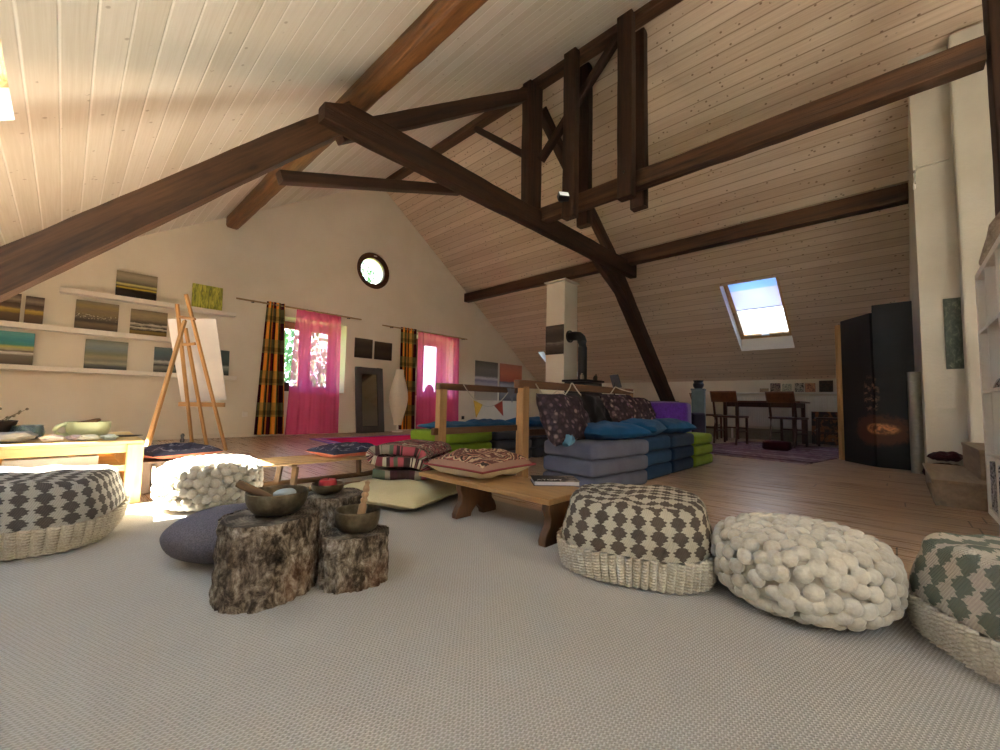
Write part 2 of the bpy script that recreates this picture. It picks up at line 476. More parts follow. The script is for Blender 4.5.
# round window
rw = bpy.data.objects.new('window_3', None); C.objects.link(rw); rw['kind'] = 'structure'; rw.location = (RC[0], YG+.09, RC[1])
T = Matrix.Rotation(PI/2, 4, 'X')
link('window_frame', MB().lathe([(.265, -.05), (.36, -.05), (.365, -.03), (.365, .05), (.265, .05), (.255, .03), (.255, -.03), (.265, -.05)], 64, T=T), wood('dark_round_frame', '#3b2010', '#6a3f22', 0, .4), rw)
link('glass', MB().lathe([(0, -.004), (.262, -.004), (.262, .004), (0, .004)], 48, T=T), m_glass, rw)
link('handle', MB().box((.03, -.06, .31), (.06, .02, .02)), m_white, rw)

def skylight(name, s, blind=None, cloth=None):
    x0, x1, y0, y1 = s; xc, yc = (x0+x1)/2, (y0+y1)/2; sg = 1 if xc > XR else -1
    root = bpy.data.objects.new(name, None); C.objects.link(root); root['kind'] = 'structure'
    # local frame: x downslope->up?  u = towards the ridge along the slope, v = world y, w = normal
    sl = SL if sg > 0 else SLL
    u = Vector((-sg, 0, sl)).normalized(); nv = Vector((sg*sl, 0, 1)).normalized(); wv = nv.cross(u)
    T = Matrix((u, wv, nv)).transposed().to_4x4(); T.translation = (xc, yc, roof(xc)+TH*.82)
    L = (x1-x0)*math.sqrt(1+sl*sl); W = y1-y0
    fr = MB()
    for s_ in (-1, 1):
        fr.box((0, s_*(W/2-.035), 0), (L-.004, .07, .07), T=T); fr.box((s_*(L/2-.04), 0, 0), (.08, W-.14, .07), T=T)
    link('window_frame', fr, m_skyw, root, bev=.005)
    link('glass', MB().box((0, 0, .01), (L-.16, W-.14, .008), T=T), m_glass, root)
    link('handle', MB().box((-L/2+.1, 0, -.055), (.03, .12, .04), T=T), m_white, root, bev=.004)
    if blind:
        b = MB()
        def fn(p, q): return (L/2-.085-p*blind*L, (q-.5)*(W-.132), -.02)
        b.grid(fn, 2, 2, T=T); link('roller_blind', b, cloth or m_blind, root, solid=.003)
        link('blind_rail', MB().box((L/2-.085-blind*L, 0, -.022), (.02, W-.145, .014), T=T), m_white, root)
    return root
m_skyw = wood('skylight_pine', '#b98c58', '#dcb683', 0, .4, 8, .12)
def blindm(nm):
    m = Mt(nm, .8); t = m.t
    G = m.sep(m.tc('UV'))[0]
    c = m.ramp(G, [(.0, '#b9cdee'), (.44, '#c4d6f2'), (.46, '#e9e0f4'), (1, '#f2eaf8')])
    d = m.n('ShaderNodeBsdfDiffuse', Color=c); tl = m.n('ShaderNodeBsdfTranslucent', Color=c)
    mx = m.n('ShaderNodeMixShader', Fac=.75, _1=d, _2=tl); t.links.new(mx.outputs[0], m.out.inputs[0]); return m
m_blind = M('lilac_blind_cloth', blindm)
skylight('window_4', SKL); skylight('window_5', SKR, .5); skylight('window_6', SKR2)
skylight('added_window_7', ADDED_SKL2); skylight('added_window_9', ADDED_SKL4)  # unseen openings, added so sun on the floor bounces upward
def blindc(nm):
    m = Mt(nm, .8); t = m.t; d = m.n('ShaderNodeBsdfDiffuse', Color='#bcc6d0'); tl = m.n('ShaderNodeBsdfTranslucent', Color='#a3b6ca')
    mx = m.n('ShaderNodeMixShader', Fac=.6, _1=d, _2=tl); t.links.new(mx.outputs[0], m.out.inputs[0]); return m
skylight('added_window_8', ADDED_SKL3, .93, M('added_blue_blind_cloth', blindc))  # added out of view; its blue-tinted blind gives soft cool fill

# white masonry at the right
XA = 5.53
mb = MB().prism([(XA, 0), (9.5, 0), (9.5, roof(9.5)-.01), (XA, roof(XA)-.01)], 2.2, T=Matrix.Translation((0, -.2-1.1, 0)))
struct(link('wall_right_end', mb, m_plaster2, smooth=False))
XB2 = 5.36
mb = MB().box(((XB2+XA)/2-.003, -.46-.9, 2.03), (XA-XB2-.006, 1.8, 4.06)); struct(link('wall_pier', mb, m_plaster2, bev=.02, smooth=False))
mb = MB().box((XA-.012, -.33, 2.97), (.02, .22, .03)); struct(link('trim_ledge', mb, m_plaster2, bev=.006))
hk = link('wall_bracket', MB().tube([(0, 0, .09), (-.03, .005, .07), (-.035, .01, -.06), (-.01, .012, -.09), (0, .012, -.06)], .012, 8), m_white)
tag(hk, 'small white hook on the edge of the white wall under the purlin', 'hook', loc=(XA-.006, -.215, 2.85))
for nm, y0, y1 in (('baseboard_right', -.15, YG),):
    struct(link(nm, MB().box((XK-.012, (y0+y1)/2, .11), (.02, y1-y0, .22)), plain('grey_green_skirting', '#8e8a78', .6), bev=.004))
struct(link('baseboard_gable', MB().box(((XL+XK)/2, YG-.008, .03), (XK-XL-.06, .016, .06)), m_plaster, bev=.003))

# ------------------------------------------------------------------ roof timbers
def beam(name, label, p0, p1, w, h, mat, up=(0, 0, 1), hew=.007, ch=.012, seed=0, roundness=0, cat='roof beam', nose=0):
    p0, p1 = Vector(p0), Vector(p1); L = (p1-p0).length; n = max(8, int(L/.07)); ring = []
    # cross-section, chamfered
    sec = []
    c = max(ch, roundness); k = 5 if c > .005 else 1
    for (a, b) in ((1, 1), (-1, 1), (-1, -1), (1, -1)):
        cx, cy = a*(w/2-c), b*(h/2-c); st = math.atan2(b, a)-PI/4
        for q in range(k): th = st+PI/2*(q/(k-1) if k > 1 else .5); sec.append((cx+c*math.cos(th), cy+c*math.sin(th)))
    dense = []
    for i, (y, z) in enumerate(sec):
        y2, z2 = sec[(i+1) % len(sec)]; m = max(1, int(math.hypot(y2-y, z2-z)/.06))
        for q in range(m): dense.append((y+(y2-y)*q/m, z+(z2-z)*q/m))
    vs = []; K = len(dense)
    for i in range(n+1):
        x = L*i/n
        for (y, z) in dense:
            d = Vector((y, z)).normalized()
            r = hew*(noise.noise(Vector((x*1.3, y*5+seed, z*5)))+.6*noise.noise(Vector((x*5, y*9+seed, z*9))))
            r += hew*.5*noise.noise(Vector((x*.7+seed*3, math.copysign(1, y), 0)))
            zz = z+d.y*r
            if nose and x < .22 and z > 0: zz -= nose*(1-x/.22)
            vs.append((x, y+d.x*r, zz))
    fs = [tuple(range(K))[::-1], tuple(n*K+i for i in range(K))]
    for i in range(n):
        for j in range(K): j2 = (j+1) % K; fs.append((i*K+j, i*K+j2, (i+1)*K+j2, (i+1)*K+j))
    o = link(name, MB().add(vs, fs), mat, smooth=True, ang=26)
    o.matrix_world = frame(p0, p1, up)
    return tag(o, label, cat, kind='thing')
YT = 3.46
beam('ridge_beam', 'long dark ridge beam under the peak of the ceiling', (XR, YB+.1, 4.99), (XR, YG-.02, 4.99), .15, .16, m_beam3, seed=1)
beam('purlin', 'thick rounded golden brown purlin under the whitewashed left slope', (1.80, YB+.1, 3.45), (1.655, YG-.05, 3.36), .18, .19, m_beam2, seed=2, ch=.045, hew=.008)
beam('purlin', 'straight dark purlin along the right slope above the skylight', (6.61, -.19, 3.15), (6.61, YG-.02, 3.15), .16, .2, m_beam3, seed=3)
beam('collar_beam', 'dark collar beam across the roof truss joining both purlins', (1.30, 3.31, 3.0), (6.86, 3.31, 3.0), .13, .24, m_beam, seed=4, nose=.10)
beam('truss_strut', 'heavy weathered slanting strut at left, low end beside the shelves', (-1.42, YT, .10), (1.62, YT, 3.16), .19, .195, m_beam3, seed=5, hew=.009, ch=.003)
beam('rafter', 'dark upper left rafter rising from the collar beam to the ridge', (1.5, YT, 2.93), (4.02, YT, 4.75), .12, .15, m_beam, seed=6)
beam('rafter', 'dark upper right rafter falling from the ridge behind the hanging posts', (4.35, YT, 4.72), (6.55, YT, 3.05), .12, .15, m_beam, seed=7)
beam('truss_strut', 'dark slanting strut at right, its foot behind the purple armchair', (6.38, YT, 3.0), (9.42, YT, .12), .2, .23, m_beam, seed=8)
beam('truss_brace', 'thin nearly level brace between left strut and collar beam', (1.06, YT, 2.36), (2.9, YT, 2.98), .1, .09, m_beam, seed=9, cat='roof brace', hew=.004)
beam('truss_brace', 'short steep brace under the right end of the collar beam', (5.72, YT-.06, 2.95), (7.25, YT-.03, 2.25), .1, .12, m_beam, seed=10, cat='roof brace', hew=.004)
beam('king_post', 'dark king post of the middle truss from collar to ridge', (XR-.07, 3.42, 3.17), (XR-.07, 3.42, 4.9), .14, .27, m_beam, up=(1, 0, 0), seed=11, cat='roof post')
beam('truss_brace', 'thin brace from king post to ridge beam on the window side', (XR, 3.52, 3.98), (XR, 4.62, 4.90), .08, .09, m_beam, seed=12, cat='roof brace', hew=.004)
beam('truss_brace', 'brace from king post to ridge beam, passing behind the hanging posts', (XR, 3.32, 3.86), (XR, 2.2, 4.90), .08, .10, m_beam, seed=13, cat='roof brace', hew=.004)
beam('middle_beam', 'dark beam running under the ridge at collar height, clasped by post planks', (XR, -.52, 3.074), (XR, 3.33, 3.074), .14, .18, m_beam3, seed=14, hew=.009)
def twin(y, lab, seed, zt=4.93):
    t = thing('hanging_post', lab, 'roof post', (XR, y, 2.84))
    for s in (-1, 1):
        m_ = beam('plank', '', (XR+s*.155, y, 2.84), (XR+s*.155, y, zt), .17, .11, m_beam, up=(1, 0, 0), seed=seed+s)
        for k in ('label', 'category', 'kind'): del m_[k]
        m_.parent = t; m_.matrix_basis = Matrix.Translation((-XR, -y, -2.84)) @ frame((XR+s*.155, y, 2.84), (XR+s*.155, y, zt), (1, 0, 0))
    b = link('bolt', MB().cyl((-.225, 0, .27), (.225, 0, .27), .014, n=8), m_black, t)
    return t
twin(2.74, 'twin plank hanging post carrying the small black floodlight', 20)
twin(2.02, 'twin plank hanging post nearer the camera, without a lamp', 24)
beam('king_post', 'dark post at upper right corner holding the end of the middle beam', (XR, -.60, 1.9), (XR, -.60, 4.72), .13, .2, m_beam, up=(1, 0, 0), seed=30, cat='roof post')
# floodlight
t = thing('floodlight', 'small black floodlight clamped to the twin plank post', 'lamp', (XR-.245, 2.80, 3.03))
Tm = Matrix.Rotation(R(55), 4, 'Z') @ Matrix.Rotation(R(35), 4, 'Y')
hs = link('housing', MB().box((-.06, 0, 0), (.07, .13, .09), T=Tm), m_black, t, bev=.006)
def emis(nm, col, st):
    def f(n_):
        m = Mt(n_); m.set(Base_Color=col, Emission_Color=col, Emission_Strength=st); return m
    return M(nm, f)
link('lens', MB().box((-.098, 0, 0), (.008, .11, .07), T=Tm), emis('floodlight_glass', '#e8efe8', .25), hs)
link('bracket', MB().bar((-.04, 0, 0), (0.01, 0, .0), .03, .02), m_black, t)

# ------------------------------------------------------------------ chimney, stove
t = thing('chimney', 'square white plastered chimney standing behind the black stove pipe', 'chimney', (6.52, 4.6, 0))
link('shaft', MB().box((0, 0, 1.46), (.43, .42, 2.92)), m_plaster, t, bev=.006, smooth=False)
link('cap', MB().box((0, 0, 2.95), (.5, .49, .03)), m_white, t, bev=.004)
t = thing('stove', 'black wood stove with bent pipe in front of the white chimney', 'stove', (6.47, 4.08, 0))
link('body', MB().box((0, 0, .55), (.58, .44, .94)), m_black, t, bev=.015)
link('top_plate', MB().box((0, 0, 1.04), (.64, .5, .04)), m_black, t, bev=.008)
dr = link('door', MB().box((-.295, 0, .6), (.02, .32, .42)), plain('stove_door', '#24262a', .3), t, bev=.006); link('handle', MB().cyl((-.325, -.12, .5), (-.325, -.12, .7), .009, n=10).bar((-.305, -.12, .52), (-.325, -.12, .52), .012, .012).bar((-.305, -.12, .68), (-.325, -.12, .68), .012, .012), m_black, dr)
for a in (-1, 1):
    for b in (-1, 1): link('leg', MB().cyl((a*.24, b*.17, 0), (a*.24, b*.17, .09), .025, n=10), m_black, t)
link('pipe', MB().tube([(0, .02, 1.06), (0, .02, 1.2), (0, .02, 1.66), (0, .025, 1.76), (0, .05, 1.83), (0, .1, 1.875), (0, .18, 1.89), (0, .318, 1.89)], .083, 24), m_black, t)
link('collar', MB().lathe([(.09, 0), (.115, 0), (.115, .03), (.09, .03), (.09, 0)], 24, T=Matrix.Translation((0, .316, 1.89)) @ Matrix.Rotation(PI/2, 4, 'X')), m_black, t)
for i, (x, y, r, h, c, lab, cat) in enumerate([(-.2, -.1, .035, .11, '#9a8f7c', 'small pale jar on the stove top, left of the pipe', 'jar'), (.16, -.14, .03, .09, '#33302c', 'small dark jar on the stove top right of the pipe', 'jar'), (.24, -.12, .025, .12, '#3d4038', 'slim dark bottle on the right edge of the stove top', 'bottle')]):
    o = link(cat, MB().lathe([(r, 0), (r*1.05, h*.4), (r*.95, h*.7), (r*.5, h*.85), (r*.55, h)], 16), plain('stove_pot_%d' % i, c, .5)); tag(o, lab, cat, loc=(6.47+x, 4.08+y, 1.06))

# ------------------------------------------------------------------ pictures
def seascape(name, stops, seed=0, freq=3.0, amp=.12, streak=.5, axis=2, glint=None):
    def f(nm):
        m = Mt(nm, .55, spec=.3); G = m.sep(m.tc('Generated'))
        u, v = G[0 if axis == 2 else 1], G[2]
        p = m.comb(m.ma('MULTIPLY', u, freq), m.ma('MULTIPLY', v, freq*4), seed)
        n1 = m.noise(p, 1.6, 5, .6, .5)
        vv = m.ma('ADD', v, m.ma('MULTIPLY', m.ma('SUBTRACT', n1, .5), amp))
        c = m.ramp(vv, stops)
        n2 = m.noise(m.comb(m.ma('MULTIPLY', u, 6), m.ma('MULTIPLY', v, 50), seed), 1, 3)
        c = m.mix(m.ma('MULTIPLY', m.ma('SUBTRACT', n2, .38), streak), c, (.02, .02, .02), 'MIX')
        if glint:
            g = m.ramp(m.noise(m.comb(m.ma('MULTIPLY', u, 20), m.ma('MULTIPLY', v, 30), seed), 1, 2), [(.58, (0, 0, 0)), (.66, (1, 1, 1))])
            band = m.ramp(vv, [(glint[0], (0, 0, 0)), (glint[0]+.04, (1, 1, 1)), (glint[1], (1, 1, 1)), (glint[1]+.04, (0, 0, 0))])
            c = m.mix(m.ma('MULTIPLY', g, band), c, glint[2])
        m.set(Base_Color=c); m.bump(n2, .3, .003)
        return m
    return M(name, f)
def canvas(label, x0, x1, z0, z1, mat, y=YG-.05, lean=R(4), group=None, name='painting', d=.022):
    mb = MB().box((0, -d/2, (z1-z0)/2), (x1-x0, d, z1-z0))
    o = link(name, mb, mat, bev=.002); o.rotation_euler = (-lean, 0, 0)
    return tag(o, label, 'painting', group, loc=((x0+x1)/2, y-.0, z0))
sh = MB
def shelf(lab, x0, x1, zt, th):
    o = link('wall_shelf', MB().box((0, -.075, -th/2), (x1-x0, .15, th)), m_white, bev=.004)
    return tag(o, lab, 'shelf', 'floating shelves on the gable wall', loc=((x0+x1)/2, YG-.002, zt))
shelf('top white floating shelf, with the green reed painting at its right end', -.12, 1.76, 1.93, .06)
shelf('middle white floating shelf below the topmost one', -1.15, 1.22, 1.445, .065)
shelf('lowest white floating shelf, carrying the teal seascape', -1.2, 1.82, .95, .06)
g = 'paintings on the floating shelves'
Y1 = YG-.075
canvas('dark seascape with yellow streak, alone at the middle of the top shelf', .38, .80, 1.93, 2.28, seascape('dusk_yellow', [(.0, '#1d1812'), (.32, '#241e16'), (.36, '#c9b23a'), (.42, '#3a3426'), (.5, '#d8cf86'), (.56, '#5a5344'), (.7, '#8f8876'), (.85, '#a89c86'), (1, '#7d735f')], 1, amp=.06), Y1, group=g)
def reeds(nm):
    m = Mt(nm, .5); G = m.sep(m.tc('Generated'))
    n = m.noise(m.comb(m.ma('MULTIPLY', G[0], 14), m.ma('MULTIPLY', G[2], 2.2), 3), 1, 4, .6, 1.2)
    n2 = m.noise(m.comb(m.ma('MULTIPLY', G[0], 3), m.ma('MULTIPLY', G[2], 3), 9), 1.5, 3)
    c = m.ramp(n, [(.36, '#4a5a12'), (.5, '#a3aa28'), (.62, '#d6d254')]); c = m.mix(m.ma('MULTIPLY', n2, .35), c, '#dfe07a')
    m.set(Base_Color=c); return m
canvas('bright yellow-green reed painting at the right end of the top shelf', 1.2, 1.58, 1.93, 2.29, M('reeds_paint', reeds), Y1, group=g)
br = [(.0, '#5b4a38'), (.3, '#6e5a45'), (.36, '#a58a3e'), (.46, '#c9ad57'), (.52, '#6c5c4c'), (.66, '#4a3d34'), (.8, '#9c8f80'), (1, '#3d342d')]
canvas('brown seascape half hidden behind the big strut on the middle shelf', -.66, -.42, 1.445, 1.785, seascape('brown_left', br, 4), Y1, group=g)
canvas('narrow brown painting with golden band beside the half hidden one', -.385, -.235, 1.445, 1.775, seascape('brown_right', br, 4.6), Y1, group=g)
canvas('grey brown seascape with white glints in the middle of the middle shelf', .03, .43, 1.445, 1.815, seascape('glint_sea', [(0, '#4a3f33'), (.2, '#7a684f'), (.3, '#3b352e'), (.42, '#6a5f50'), (.55, '#8a7a58'), (.7, '#8c7d62'), (.82, '#a3925f'), (1, '#8d8471')], 7, glint=(.34, .52, '#f0e8d0')), Y1, group=g)
canvas('striped brown and white seascape on the middle shelf left of the easel', .55, .94, 1.445, 1.79, seascape('striped_sea', [(0, '#6c5a33'), (.12, '#8e7a40'), (.2, '#2e2a25'), (.28, '#e6e0cf'), (.33, '#2a2825'), (.42, '#d8d2c0'), (.48, '#4a443c'), (.62, '#8f846c'), (.8, '#a89a78'), (1, '#8d816a')], 12, amp=.2), Y1, group=g)
canvas('teal sky seascape at the left of the lowest shelf', -.72, -.285, .95, 1.335, seascape('teal_sea', [(0, '#4a443a'), (.28, '#7b7264'), (.36, '#e8e4da'), (.41, '#5b4f40'), (.46, '#b4b08a'), (.54, '#c8c46a'), (.6, '#4d9a8e'), (.75, '#3f93a0'), (1, '#6bb3b6')], 15, amp=.08), Y1, group=g)
canvas('muted grey blue seascape in the middle of the lowest shelf', .145, .55, .95, 1.325, seascape('muted_sea', [(0, '#3f4448'), (.12, '#5c615e'), (.2, '#a3a28c'), (.3, '#7f8072'), (.42, '#9c977a'), (.52, '#7c8067'), (.7, '#7f8f92'), (.85, '#8e9a96'), (1, '#7a7d70')], 18), Y1, group=g)
canvas('small stormy seascape on the lowest shelf left behind the easel leg', .825, 1.08, .95, 1.30, seascape('storm_sea', [(0, '#3c4142'), (.2, '#8a8e86'), (.3, '#3a4246'), (.42, '#c9ccc4'), (.5, '#59636a'), (.75, '#58707a'), (1, '#6d7a78')], 22), Y1, group=g)
canvas('grey teal seascape on the lowest shelf right behind the white canvas', 1.42, 1.72, .95, 1.335, seascape('greyteal_sea', [(0, '#42402f'), (.15, '#5c6a66'), (.35, '#b9c2b8'), (.42, '#51605e'), (.7, '#5d7478'), (1, '#6c7f80')], 26), Y1, group=g)
bark_p = lambda s: seascape('bark_photo_%d' % s, [(0, '#2b241d'), (.4, '#4c4034'), (.6, '#3a3027'), (1, '#5a4c3e')], s, 8, .9, .6)
canvas('left of two small dark bark pictures hung between the windows', 3.79, 4.16, 1.44, 1.82, bark_p(31), YG-.0004, 0)
canvas('right of two small dark bark pictures, next to the second checked curtain', 4.21, 4.60, 1.44, 1.80, bark_p(34), YG-.0004, 0)
g2 = 'tall wall pictures right of the second window'
canvas('tall grey sea picture on the wall right of the second window', 6.96, 7.76, .68, 1.66, seascape('wall_grey', [(0, '#b8aea2'), (.35, '#a79c92'), (.42, '#b9b4c4'), (.5, '#8f8aa0'), (.56, '#d9d6dc'), (.62, '#7e7c7a'), (.8, '#8b8a84'), (1, '#6d6a63')], 37, amp=.08, streak=.35), YG-.0004, 0, g2)
canvas('tall picture with coral upper half, beside the sloping ceiling', 7.85, 8.72, .68, 1.66, seascape('wall_coral', [(0, '#55545c'), (.25, '#8c8c94'), (.42, '#b8b6bd'), (.5, '#6a6370'), (.54, '#c86a58'), (.75, '#d98a70'), (1, '#cd8d76')], 41, amp=.06, streak=.3), YG-.0004, 0, g2)
def cvx(name, label, x, y0, y1, z0, z1, mat, d=.02, lean=0):   # on a plane facing -x
    o = link(name, MB().box((-d/2, 0, (z1-z0)/2), (d, y1-y0, z1-z0)), mat, bev=.002); o.rotation_euler = (0, lean, 0)
    return tag(o, label, 'painting', loc=(x, (y0+y1)/2, z0))
cvx('painting', 'dark brown wave picture hung on the white chimney', 6.303, 4.395, 4.805, 1.55, 2.10, seascape('chimney_wave', [(0, '#3a302b'), (.3, '#5f544e'), (.38, '#8d847e'), (.45, '#4a3f3a'), (.7, '#3b322e'), (.9, '#574c46'), (1, '#473d38')], 45, 2.0, .3, axis=1))
def forest(nm):
    m = Mt(nm, .5); G = m.tc('Generated'); n = m.noise(m.map(G, (2, 2, 4)), 3, 6, .7, .6); v = m.vor(m.map(G, (3, 3, 6)), 5)
    c = m.ramp(n, [(.3, '#2a2f26'), (.5, '#47503f'), (.62, '#6d735f'), (.75, '#a9a892')]); c = m.mix(m.ma('MULTIPLY', v, .35), c, '#3b4d4a'); m.set(Base_Color=c); return m
cvx('painting', 'tall green forest picture on the white wall above the wooden steps', XA-.003, -.525, -.352, 1.01, 1.655, M('forest_print', forest))

# ------------------------------------------------------------------ curtains, rods, mirror, paper lamp
m_rod = wood('pale_rod', '#8b7350', '#b59b74', 0, .5, knots=False)
def rod(lab, x0, x1, z, brs):
    t = thing('curtain_rod', lab, 'curtain rod', (x0, YG-.09, z))
    link('pole', MB().cyl((0, 0, 0), (x1-x0, 0, 0), .014, n=12), m_rod, t)
    for b in brs: link('bracket', MB().bar((b-x0, .085, 0), (b-x0, 0, 0), .012, .03).bar((b-x0, 0, -.025), (b-x0, 0, -.005), .02, .02), m_black, t)
rod('thin wooden curtain rod over the first window', 1.76, 3.86, 2.17, (2.0, 3.62)); rod('thin wooden curtain rod over the second window', 4.32, 6.6, 2.13, (4.55, 6.5))
def plaid(nm):
    m = Mt(nm, .9, spec=.15); U = m.sep(m.tc('UV')); u, v = U[0], U[1]
    cv = m.ramp(m.ma('FRACT', m.ma('MULTIPLY', u, 2.35)), [(0, '#4a1626'), (.17, '#2b1a17'), (.25, '#ffae48'), (.45, '#ffb455'), (.55, '#8d8a4c'), (.68, '#3a1a20'), (.8, '#e8923c'), (.9, '#5a1c2a')], 'CONSTANT')
    b = m.ramp(m.ma('FRACT', m.ma('MULTIPLY', v, 4.2)), [(0, (0, 0, 0)), (.55, (1, 1, 1))], 'CONSTANT')
    c = m.mix(m.ma('MULTIPLY', b, .5), cv, '#8a8f5e')
    b2 = m.ramp(m.ma('FRACT', m.ma('ADD', m.ma('MULTIPLY', v, 4.2), .25)), [(0, (0, 0, 0)), (.86, (1, 1, 1))], 'CONSTANT')
    c = m.mix(m.ma('MULTIPLY', b2, .4), c, '#2a1a1c')
    m.set(Base_Color=c); m.bump(m.noise(m.tc('UV'), 300, 2), .1, .003)
    tl = m.n('ShaderNodeBsdfTranslucent', Color=c); mx = m.n('ShaderNodeMixShader', Fac=.25, _1=m.b, _2=tl); m.t.links.new(mx.outputs[0], m.out.inputs[0]); return m
def sheer(nm):
    m = Mt(nm, .8); U = m.sep(m.tc('UV'))
    d = m.n('ShaderNodeBsdfDiffuse', Color='#ff58aa'); tl = m.n('ShaderNodeBsdfTranslucent', Color='#ff70b8')
    a = m.n('ShaderNodeMixShader', Fac=.6, _1=d, _2=tl); tr = m.n('ShaderNodeBsdfTransparent', Color=(1, .62, .8, 1))
    mx = m.n('ShaderNodeMixShader', Fac=.5, _1=a, _2=tr); m.t.links.new(mx.outputs[0], m.out.inputs[0]); return m
m_plaid, m_sheer = M('plaid_curtain', plaid), M('pink_voile', sheer)
def curtain(name, lab, xt0, xt1, xb0, xb1, zt, zb, mat, folds, amp, y=YG-.09, sag=0, group=None, seed=0, thick=0):
    def fn(u, v):
        x = (xt0+(xt1-xt0)*u)*(v)+(xb0+(xb1-xb0)*u)*(1-v)
        a = amp*(.55+.45*(1-v))
        yy = y+a*math.sin(u*folds*2*PI+seed)+.35*a*math.sin(u*folds*4.3*PI+v*2+seed)
        z = zb+(zt-zb)*v - sag*(abs(math.sin(u*folds*PI)) if v > .98 else 0)*(1)
        return (x-xb0, yy-y, z)
    o = link(name, MB().grid(fn, 120, 40), mat, solid=thick)
    return tag(o, lab, 'curtain', group, loc=(xb0, y, 0))
curtain('curtain', 'checked orange and maroon curtain left of the first window', 2.20, 2.47, 2.12, 2.56, 2.21, .03, m_plaid, 4, .035, thick=.003)
curtain('curtain', 'checked orange and maroon curtain beside the white paper lamp', 4.76, 5.15, 4.80, 5.18, 2.16, .03, m_plaid, 4, .035, seed=1, thick=.003)
curtain('sheer_curtain', 'pink sheer curtain hanging over the first window', 2.67, 3.46, 2.58, 3.5, 2.19, .01, m_sheer, 4.5, .022, sag=.03)
curtain('sheer_curtain', 'pink sheer curtain hanging over the second window', 5.19, 6.36, 5.22, 6.42, 2.13, .02, m_sheer, 6, .022, seed=2)
# vases on the sills
for x, lab in ((3.02, 'rounded vase on the sill behind the first pink sheer'), (5.78, 'rounded vase on the sill behind the second pink sheer')):
    o = link('vase', MB().lathe([(.06, 0), (.1, .05), (.115, .12), (.09, .2), (.05, .24), (.055, .26), (.045, .26), (.04, .23), (0, .03)], 24), plain('pink_vase', '#b0637c', .5)); tag(o, lab, 'vase', loc=(x, YG+.25, .746))
o = link('dark_box', MB().rbox((0, 0, .08), (.16, .12, .16), .02), plain('dark_clay', '#3a2a22', .8)); tag(o, 'dark pot at the left end of the first window sill', 'pot', loc=(2.62, YG+.2, .746)); o.name = 'flower_pot'
# mirror
t = thing('mirror', 'tall dark grey framed mirror leaning between the windows', 'mirror', (4.09, YG-.2, 0), 0); t.rotation_euler = (R(-8), 0, R(-3))
fr = MB(); W_, H_ = .57, 1.27
for s in (-1, 1): fr.box((s*(W_/2-.06), 0, H_/2), (.12, .04, H_)); fr.box((0, 0, H_/2+s*(H_/2-.065)), (W_-.24, .04, .13))
link('frame', fr, plain('anthracite_frame', '#4b4a4d', .6), t, bev=.006)
link('mirror_glass', MB().box((0, .003, H_/2), (W_-.23, .01, H_-.25)), plain('mirror_silver', '#b9b4a8', .05, 1.0, 0), t)
# paper lamp
t = thing('floor_lamp', 'tall white paper floor lamp with a swelling shade', 'lamp', (4.64, YG-.27, 0))
link('base', MB().lathe([(.11, 0), (.11, .02), (.02, .035), (.015, .14)], 24), m_white, t)
pr = []
for i in range(49):
    q = i/48; r = .08+.105*math.sin(PI*min(1, max(0, q*1.02)))**1.6*(1 if q < .5 else .98); r += .003*math.sin(q*150)
    pr.append((r, .14+q*1.11))
link('lamp_shade', MB().lathe(pr, 40), plain('rice_paper', '#e9e0cd', .9, var=.04), t)

# ------------------------------------------------------------------ easel with canvas
L0, L1, L2 = Vector((1.10, 6.12, 0)), Vector((1.214, 5.95, 0)), Vector((1.342, 5.68, 0))
A0, A1, A2 = Vector((.773, 5.55, 1.609)), Vector((.876, 5.65, 1.375)), Vector((.836, 5.5, 1.722)); sup = Vector((.447, 4.353, 0)); supt = Vector((.83, 5.42, 1.42))
o_ = Vector((1.2, 5.9, 0)); t = thing('easel', 'light wooden artist easel standing before the floating shelves', 'easel', o_)
side = (L2-L0).normalized(); m_eas = wood('easel_beech', '#9a7448', '#c39a67', 0, .5, 12, .1, False)
def stick(nm, a, b, w, h, mat=None):
    o = link(nm, MB().box(((b-a).length/2, 0, 0), ((b-a).length, w, h)), mat or m_eas, t, bev=.003); o.matrix_basis = Matrix.Translation(-o_) @ frame(a, b, side); return o
for a_, b_ in ((L0, A0), (L1, A1), (L2, A2)): stick('leg', a_, b_, .026, .034)
stick('leg', sup, supt, .026, .036)
stick('tray', Vector((.92, 6.0, .53)), Vector((1.325, 5.78, .53)), .05, .04)
stick('crossbar', L0.lerp(A0, .92)-side*.02, L2.lerp(A2, .85)+side*.04, .02, .04); stick('clamp', L0.lerp(A0, .74)-side*.03, L2.lerp(A2, .70)-side*.05, .03, .03)
def wcan(nm):
    m = Mt(nm, .8); m.set(Base_Color=m.ramp(m.noise(m.tc(), 3, 3), [(.3, '#dcdde0'), (.7, '#ecebea')])); return m
TL, TR, BR, BL = Vector((.702, 5.80, 1.452)), Vector((1.106, 5.64, 1.555)), Vector((1.44, 5.97, .56)), Vector((.991, 6.13, .565))
uu = ((TR-TL)+(BR-BL)).normalized(); vv = ((TL-BL)+(TR-BR)); vv = (vv-uu*vv.dot(uu)).normalized(); nn = uu.cross(vv); cc = (TL+TR+BR+BL)/4
o = link('canvas', MB().box((0, 0, 0), (.45, 1.02, .02)), M('blank_canvas', wcan), bev=.004); Tc = Matrix((uu, vv, nn)).transposed().to_4x4(); Tc.translation = cc; o.matrix_world = Tc
tag(o, 'large blank white canvas resting on the easel', 'canvas')
